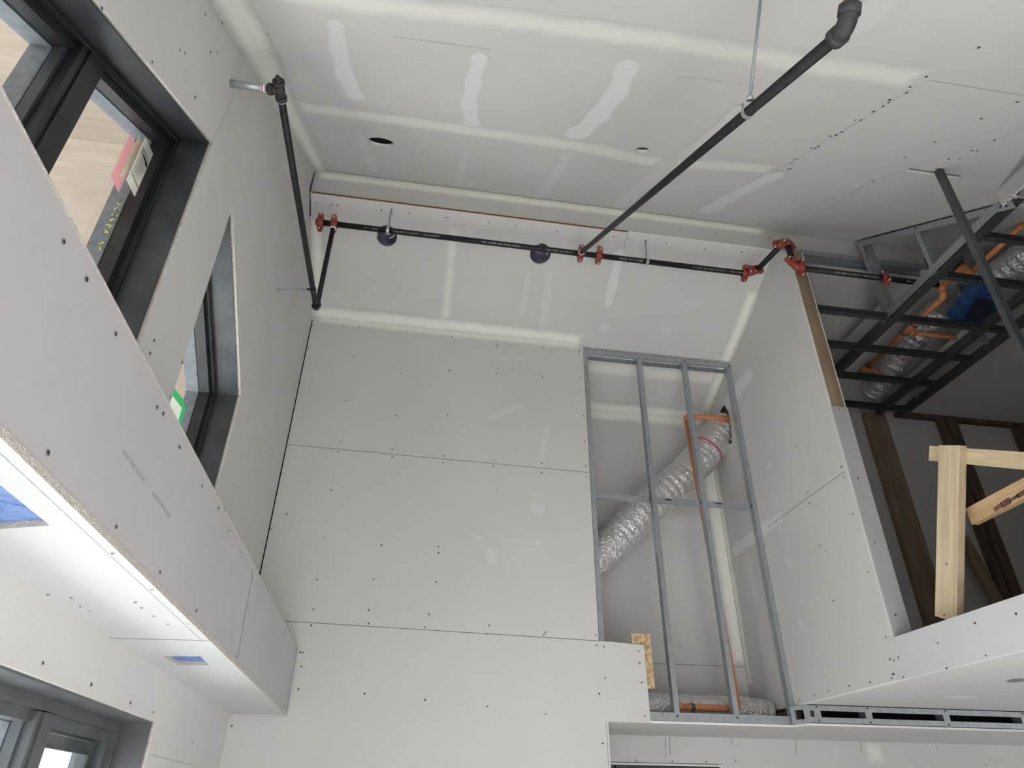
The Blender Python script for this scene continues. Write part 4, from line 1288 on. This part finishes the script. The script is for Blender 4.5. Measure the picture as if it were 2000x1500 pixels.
# ================================================================== HEADER FRAME UNDER THE LOFT
hd = thing('header_frame', (4.0, 4.50, 2.09), 'long galvanized header frame with dark slots under the loft floor', 'wall frame')
YH = 4.50
m = MB(); m.box((2.655, YH, 2.168), (8.0, YH + 0.003, 2.203), 'galvanized'); m.box((2.655, YH, 2.20), (8.0, YH + 0.09, 2.203), 'galvanized'); m.build('track', hd)
m = MB(); m.box((2.655, YH, 2.094), (8.0, YH + 0.003, 2.130), 'galvanized'); m.box((2.655, YH, 2.094), (8.0, YH + 0.09, 2.097), 'galvanized'); m.build('track', hd)
for x in (2.70, 3.06, 3.62, 4.20, 4.8):
    m = MB()
    m.channel((x, YH + 0.045, 2.096), (x, YH + 0.045, 2.20), (0, 1, 0), (1, 0, 0), 'galvanized', w=0.088, d=0.036)
    m.box((x - 0.012, YH - 0.0015, 2.10), (x + 0.03, YH + 0.002, 2.198), 'galvanized')
    m.build('stud', hd)
    for z in (2.108, 2.19):
        m = MB()
        m.lathe((x + 0.012, YH - 0.002, z), (0, -1, 0), [(-0.002, 0.006), (0.002, 0.006), (0.003, 0.001)], 'screw_head', 8)
        m.build('screw', hd)
m = MB()
m.prism([(0, 2.094), (0.13, 2.094), (0.13, 2.20), (0, 2.20)], [[(0.03, 2.12), (0.09, 2.12), (0.09, 2.175), (0.03, 2.175)]], lambda a, b: (2.585 + a * 0.55, YB - 0.004 - a * 0.82, b), (0.01, 0.006, 0), 'galvanized')
m.build('corner_plate', hd)
m = MB(); m.box((2.66, 4.60, 2.094), (8.0, 4.612, 2.20), 'dark_hole'); m.build('backing', hd, label='black cavity behind the slots')

# ================================================================== WOOD AT THE WALL END
m = MB()
m.box((2.6545, 3.492, 3.80), (2.743, 3.53, 5.225), 'old_lumber')
m.build('wall_stud', label='weathered wooden stud exposed at the end of the loft partition', cat='lumber')

# guard rail leaning on the loft edge
gr = thing('guard_rail', (2.72, 3.15, 2.42), 'raw pine guard rail leaning at the open edge of the loft', 'guard rail')
pa, pb = Vector((2.719, 2.7595, 3.216)), Vector((2.719, 3.1535, 2.436))
m = MB(); m.obox(pa, pb, (0, 0.9, 0.4), 0.143, 0.038, 'pine', 'pine_edge')
post = m.build('post', gr)
pd_ = (pb - pa).normalized()
for s, o in ((0.60, 0.0), (0.85, 0.01)):
    c = pa + pd_ * s + Vector((-0.0195, o, 0))
    m = MB()
    m.lathe(c, (-1, 0, 0), [(0, 0.005), (0.001, 0.005), (0.0012, 0.001)], 'screw_head', 8)
    m.build('screw', post)
ra, rb = Vector((2.759, 2.945, 3.264)), Vector((2.759, 1.75, 2.596))
m = MB(); m.obox(ra, rb, (0, 0, 1), 0.08, 0.038, 'pine_rail', 'pine_edge'); m.build('rail', gr)
ra, rb = Vector((2.759, 2.88, 2.882)), Vector((2.759, 1.80, 2.895))
m = MB(); m.obox(ra + X * 0.04, rb + X * 0.04, (0, 0, 1), 0.085, 0.038, 'pine_warm', 'pine_warm')
for i in range(10):
    y = 2.72 - i * 0.05
    m.obox((2.7795, y, 2.855 + 0.003 * i), (2.7795, y - 0.055, 2.860 + 0.003 * i), (0, 0, 1), 0.022 + 0.008 * math.sin(i * 2.1), 0.002, 'bark')
m.build('rail', gr)

# loose lumber far in the loft
m = MB()
m.obox((4.50, 4.80, 3.55), (4.78, 4.84, 2.45), (1, 0, 0), 0.10, 0.04, 'old_lumber')
m.build('timber_board', label='weathered board propped behind the raw pine post', cat='lumber')
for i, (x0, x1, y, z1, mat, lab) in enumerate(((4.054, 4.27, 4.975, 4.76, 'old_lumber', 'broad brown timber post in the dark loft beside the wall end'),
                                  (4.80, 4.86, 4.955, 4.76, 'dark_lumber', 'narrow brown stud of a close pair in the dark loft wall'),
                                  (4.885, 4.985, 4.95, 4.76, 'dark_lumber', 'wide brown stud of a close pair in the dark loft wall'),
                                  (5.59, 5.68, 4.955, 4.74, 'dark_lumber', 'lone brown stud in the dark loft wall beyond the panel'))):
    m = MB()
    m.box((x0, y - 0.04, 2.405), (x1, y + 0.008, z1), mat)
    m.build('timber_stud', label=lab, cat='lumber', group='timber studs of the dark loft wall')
m = MB()
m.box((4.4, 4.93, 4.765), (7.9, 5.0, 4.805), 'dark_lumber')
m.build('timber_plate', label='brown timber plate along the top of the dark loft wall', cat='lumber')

# ================================================================== LOFT CEILING FRAME
ZG = 4.68
gf = thing('ceiling_grid_frame', (3.9, 3.6, ZG), 'dark steel ceiling grid of crossing channels hanging in the loft', 'ceiling frame')
def member(parent, a, b, name, w=0.034, h=0.052, mat='galvanized_dull'):
    a, b = Vector(a), Vector(b)
    m = MB()
    d = (b - a).normalized()
    s = d.cross(Z)
    m.channel(a + Z * h / 2, b + Z * h / 2, Z, s, mat, w=h, d=w, lip=False)
    return m.build(name, parent)
for y, x0, x1 in ((2.68, 3.37, 4.34), (3.06, 3.37, 4.34), (3.54, 2.76, 4.34), (3.93, 2.76, 4.34), (4.32, 2.76, 4.34), (4.75, 2.76, 4.34)):
    member(gf, (x0, y, ZG), (x1, y, ZG), 'joist')
for x, y0, y1, w in ((3.36, 2.34, 4.85, 0.05), (4.11, 2.34, 4.85, 0.04), (4.345, 2.34, 4.85, 0.03)):
    member(gf, (x, y0, ZG + 0.012), (x, y1, ZG + 0.012), 'runner', w, 0.07)
for x, y in ((4.30, 3.72), (4.30, 4.55), (4.30, 2.9)):
    m = MB(); m.channel((x, y, ZG + 0.05), (x, y, min(bs_z(y), fs_z(y) + 0.05) - 0.02), (1, 0, 0), (0, 1, 0), 'galvanized', w=0.06, d=0.03); m.build('hanger_stud', gf)

# gable frame: triangle of studs under the slope
gb = thing('gable_frame', (3.33, 3.0, 4.74), 'triangular galvanized frame of studs under the ceiling slope beside the loft', 'wall frame')
XG = 3.335
m = MB()
m.prism([(2.36, fs_z(2.36) - 0.015), (3.58, fs_z(3.58) - 0.015), (3.58, fs_z(3.58) - 0.075), (2.36, fs_z(2.36) - 0.075)], [], lambda a, b: (XG, a, b), (0.004, 0, 0), 'galvanized')
m.prism([(2.36, fs_z(2.36) - 0.015), (3.58, fs_z(3.58) - 0.015), (3.58, fs_z(3.58) - 0.02), (2.36, fs_z(2.36) - 0.02)], [], lambda a, b: (XG, a, b), (0.09, 0, 0), 'galvanized')
m.build('track', gb)
m = MB(); m.box((XG - 0.002, 2.42, 4.705), (XG + 0.002, 3.60, 4.765), 'galvanized'); m.build('track', gb)
m = MB(); m.box((XG - 0.004, 2.345, 4.69), (XG, 2.41, 4.735), 'galvanized'); m.build('end_piece', gb)
for y in (3.54, 3.02):
    m = MB()
    m.channel((XG + 0.05, y, 4.70), (XG + 0.05, y, fs_z(y) - 0.02), (1, 0, 0), (0, 1, 0), 'galvanized', w=0.09, d=0.036)
    m.build('stud', gb)
for y, z in ((2.38, 4.70), (2.43, 4.71), (2.40, fs_z(2.40) - 0.045), (3.03, fs_z(3.03) - 0.04), (3.555, 4.735)):
    m = MB()
    m.lathe((XG - 0.004, y, z), (-1, 0, 0), [(0, 0.008), (0.002, 0.008), (0.003, 0.001)], 'screw_head', 8)
    m.build('screw', gb)

# upright frame below the ridge beside the wall end
rf = thing('ridge_frame', (3.05, 3.60, 4.72), 'galvanized frame of studs below the ridge beside the wooden stud', 'wall frame')
YF = 3.60
m = MB(); m.channel((2.765, YF + 0.03, 5.35), (3.9, YF + 0.03, 5.35), (0, 1, 0), (0, 0, -1), 'galvanized', w=0.09, d=0.05, lip=False); m.build('track', rf)
m = MB(); m.channel((2.765, YF + 0.0, 4.75), (3.33, YF + 0.0, 4.75), (0, 1, 0), (0, 0, 1), 'galvanized', w=0.05, d=0.03, lip=False); m.build('track', rf)
m = MB(); m.channel((2.765, YF, 4.75), (2.765, YF, 5.33), (0, 1, 0), (1, 0, 0), 'galvanized', w=0.06, d=0.06); m.build('stud', rf)

# tall post through the slot in the slope
m = MB()
m.channel((2.62, 2.10, 2.42), (2.62, 2.10, fs_z(2.10)), (1, 0, 0), (0, 1, 0), 'steel_dark', w=0.033, d=0.03)
m.build('steel_post', label='tall dark steel post rising from the loft edge to a slot in the slope', cat='post')

# ducts, pipes and wrapped unit above the grid
duct('foil_duct', [(4.10, 2.88, 4.925), (4.10, 3.0, 4.935), (4.10, 3.15, 4.95), (4.08, 3.38, 4.98)], 0.115, 'crinkled foil duct above the loft grid beside the hanging post', 0.03)
duct('foil_duct', [(4.02, 3.70, 5.02), (4.02, 4.0, 4.985), (4.01, 4.32, 4.905), (4.0, 4.68, 4.83)], 0.105, 'crinkled foil duct running from the blue wrapped unit to the loft wall', 0.03)
bu = thing('wrapped_duct_unit', (4.02, 3.43, 4.78), 'blue plastic wrapped unit above the loft grid', 'vent unit')
m = MB()
m.prism([(3.925, 3.60), (3.868, 3.24), (3.95, 3.20), (4.05, 3.27), (4.165, 3.40), (4.16, 3.63), (4.06, 3.66)], [], lambda a, b: (a, b, 4.80 + 0.02 * math.sin(9 * a + 7 * b)), (0, 0, 0.10), 'blue_film')
m.build('wrapped_box', bu)
m = MB()
m.prism([(3.965, 3.52), (3.90, 3.29), (4.06, 3.31), (4.13, 3.43), (4.09, 3.52)], [], lambda a, b: (a, b, 4.774), (0, 0, 0.004), 'navy_gap')
m.build('dark_opening', bu, label='dark opening seen through the film')
m = MB(); m.prism([(3.883, 3.406), (3.93, 3.344), (3.989, 3.406), (3.974, 3.495)], [], lambda a, b: (a, b, 4.90), (0, 0, 0.004), 'paper'); m.build('paper_tag', bu, label='white paper tag')

ol = thing('orange_sprinkler_pipe', (3.80, 3.4, 4.9), 'orange plastic pipe with offset bend above the loft grid', 'pipe')
RP = 0.02
run = [Vector((3.80, 2.70, 4.9)), Vector((3.80, 3.20, 4.9)), Vector((3.80, 3.20, 4.985)), Vector((3.80, 3.45, 4.985)), Vector((3.80, 3.45, 4.9)), Vector((3.80, 4.42, 4.9))]
for i in range(len(run) - 1):
    a, b = run[i], run[i + 1]
    m = MB(); m.tube([a, b], RP, 'orange_plastic', 16); m.build('pipe', ol)
for i in range(1, len(run) - 1):
    a, c, b = run[i - 1], run[i], run[i + 1]
    m = MB(); m.tube(arc(c + (a - c).normalized() * 0.042, c, c + (b - c).normalized() * 0.042), RP + 0.005, 'orange_plastic', 16); m.build('elbow', ol)
m = MB(); m.tube([(3.80, 3.86, 4.865), (4.34, 3.86, 4.86)], RP * 0.85, 'orange_plastic', 16); m.build('pipe', ol)
m = MB(); m.tube([(3.80, 3.80, 4.9), (3.80, 3.92, 4.9)], RP + 0.006, 'orange_plastic', 16); m.tube([(3.80, 3.86, 4.88), (3.85, 3.86, 4.865)], RP + 0.004, 'orange_plastic', 16); m.build('tee', ol)
m = MB(); m.tube([(3.80, 4.40, 4.9), (3.80, 4.52, 4.9)], RP + 0.008, 'orange_plastic', 16); m.tube([(3.80, 4.46, 4.9), (3.90, 4.46, 4.9)], RP + 0.006, 'orange_plastic', 16); m.tube([(3.90, 4.46, 4.91), (3.90, 4.46, 4.86)], RP + 0.004, 'orange_plastic', 16); m.build('tee', ol)
for y in (3.80, 3.92, 4.40):
    m = MB(); m.lathe((3.80, y, 4.9), Yv, [(-0.004, RP + 0.004), (-0.004, RP + 0.0085), (0.004, RP + 0.0085), (0.004, RP + 0.004)], 'ink', 16, True); m.build('clamp', ol, label='black ring')
m = MB(); m.lathe((3.90, 4.46, 4.86), (0, 0, -1), [(0, 0.016), (0.03, 0.014), (0.03, 0.001)], 'zinc', 14); sp = m.build('sprinkler_head', ol, label='silver sprinkler head')
m = MB(); m.lathe((3.90, 4.46, 4.83), (0, 0, -1), [(0, 0.012), (0.004, 0.024), (0.03, 0.024), (0.034, 0.001)], 'red_plastic', 16); m.build('cap', sp, label='red plastic cap')

# drywall boxed beams above the grid
for nm, p0, p1, lab in (('boxed_beam', (3.46, 3.66, 4.86), (3.56, 4.95, 4.98), 'grey boxed drywall chase above the loft grid behind the gable frame'),
                        ('boxed_beam', (4.20, 3.70, 4.83), (4.29, 4.96, 4.88), 'pale drywall ledge above the loft grid beside the foil duct')):
    m = MB(); m.box(p0, p1, 'drywall'); m.build(nm, label=lab, cat='beam')
m = MB(); m.prism([(3.97, 5.45), (4.26, 5.45), (4.31, 5.60), (4.31, 5.66), (4.21, 5.60), (3.97, 5.60)], [], lambda a, b: (a, 3.615, b - 0.12), (0, 0.03, 0), 'dark_lumber'); m.build('dark_recess_panel', label='flat dark panel standing in for a recess under the ridge behind the gable frame', cat='housing')  # darkness of the recess put into a flat dark panel
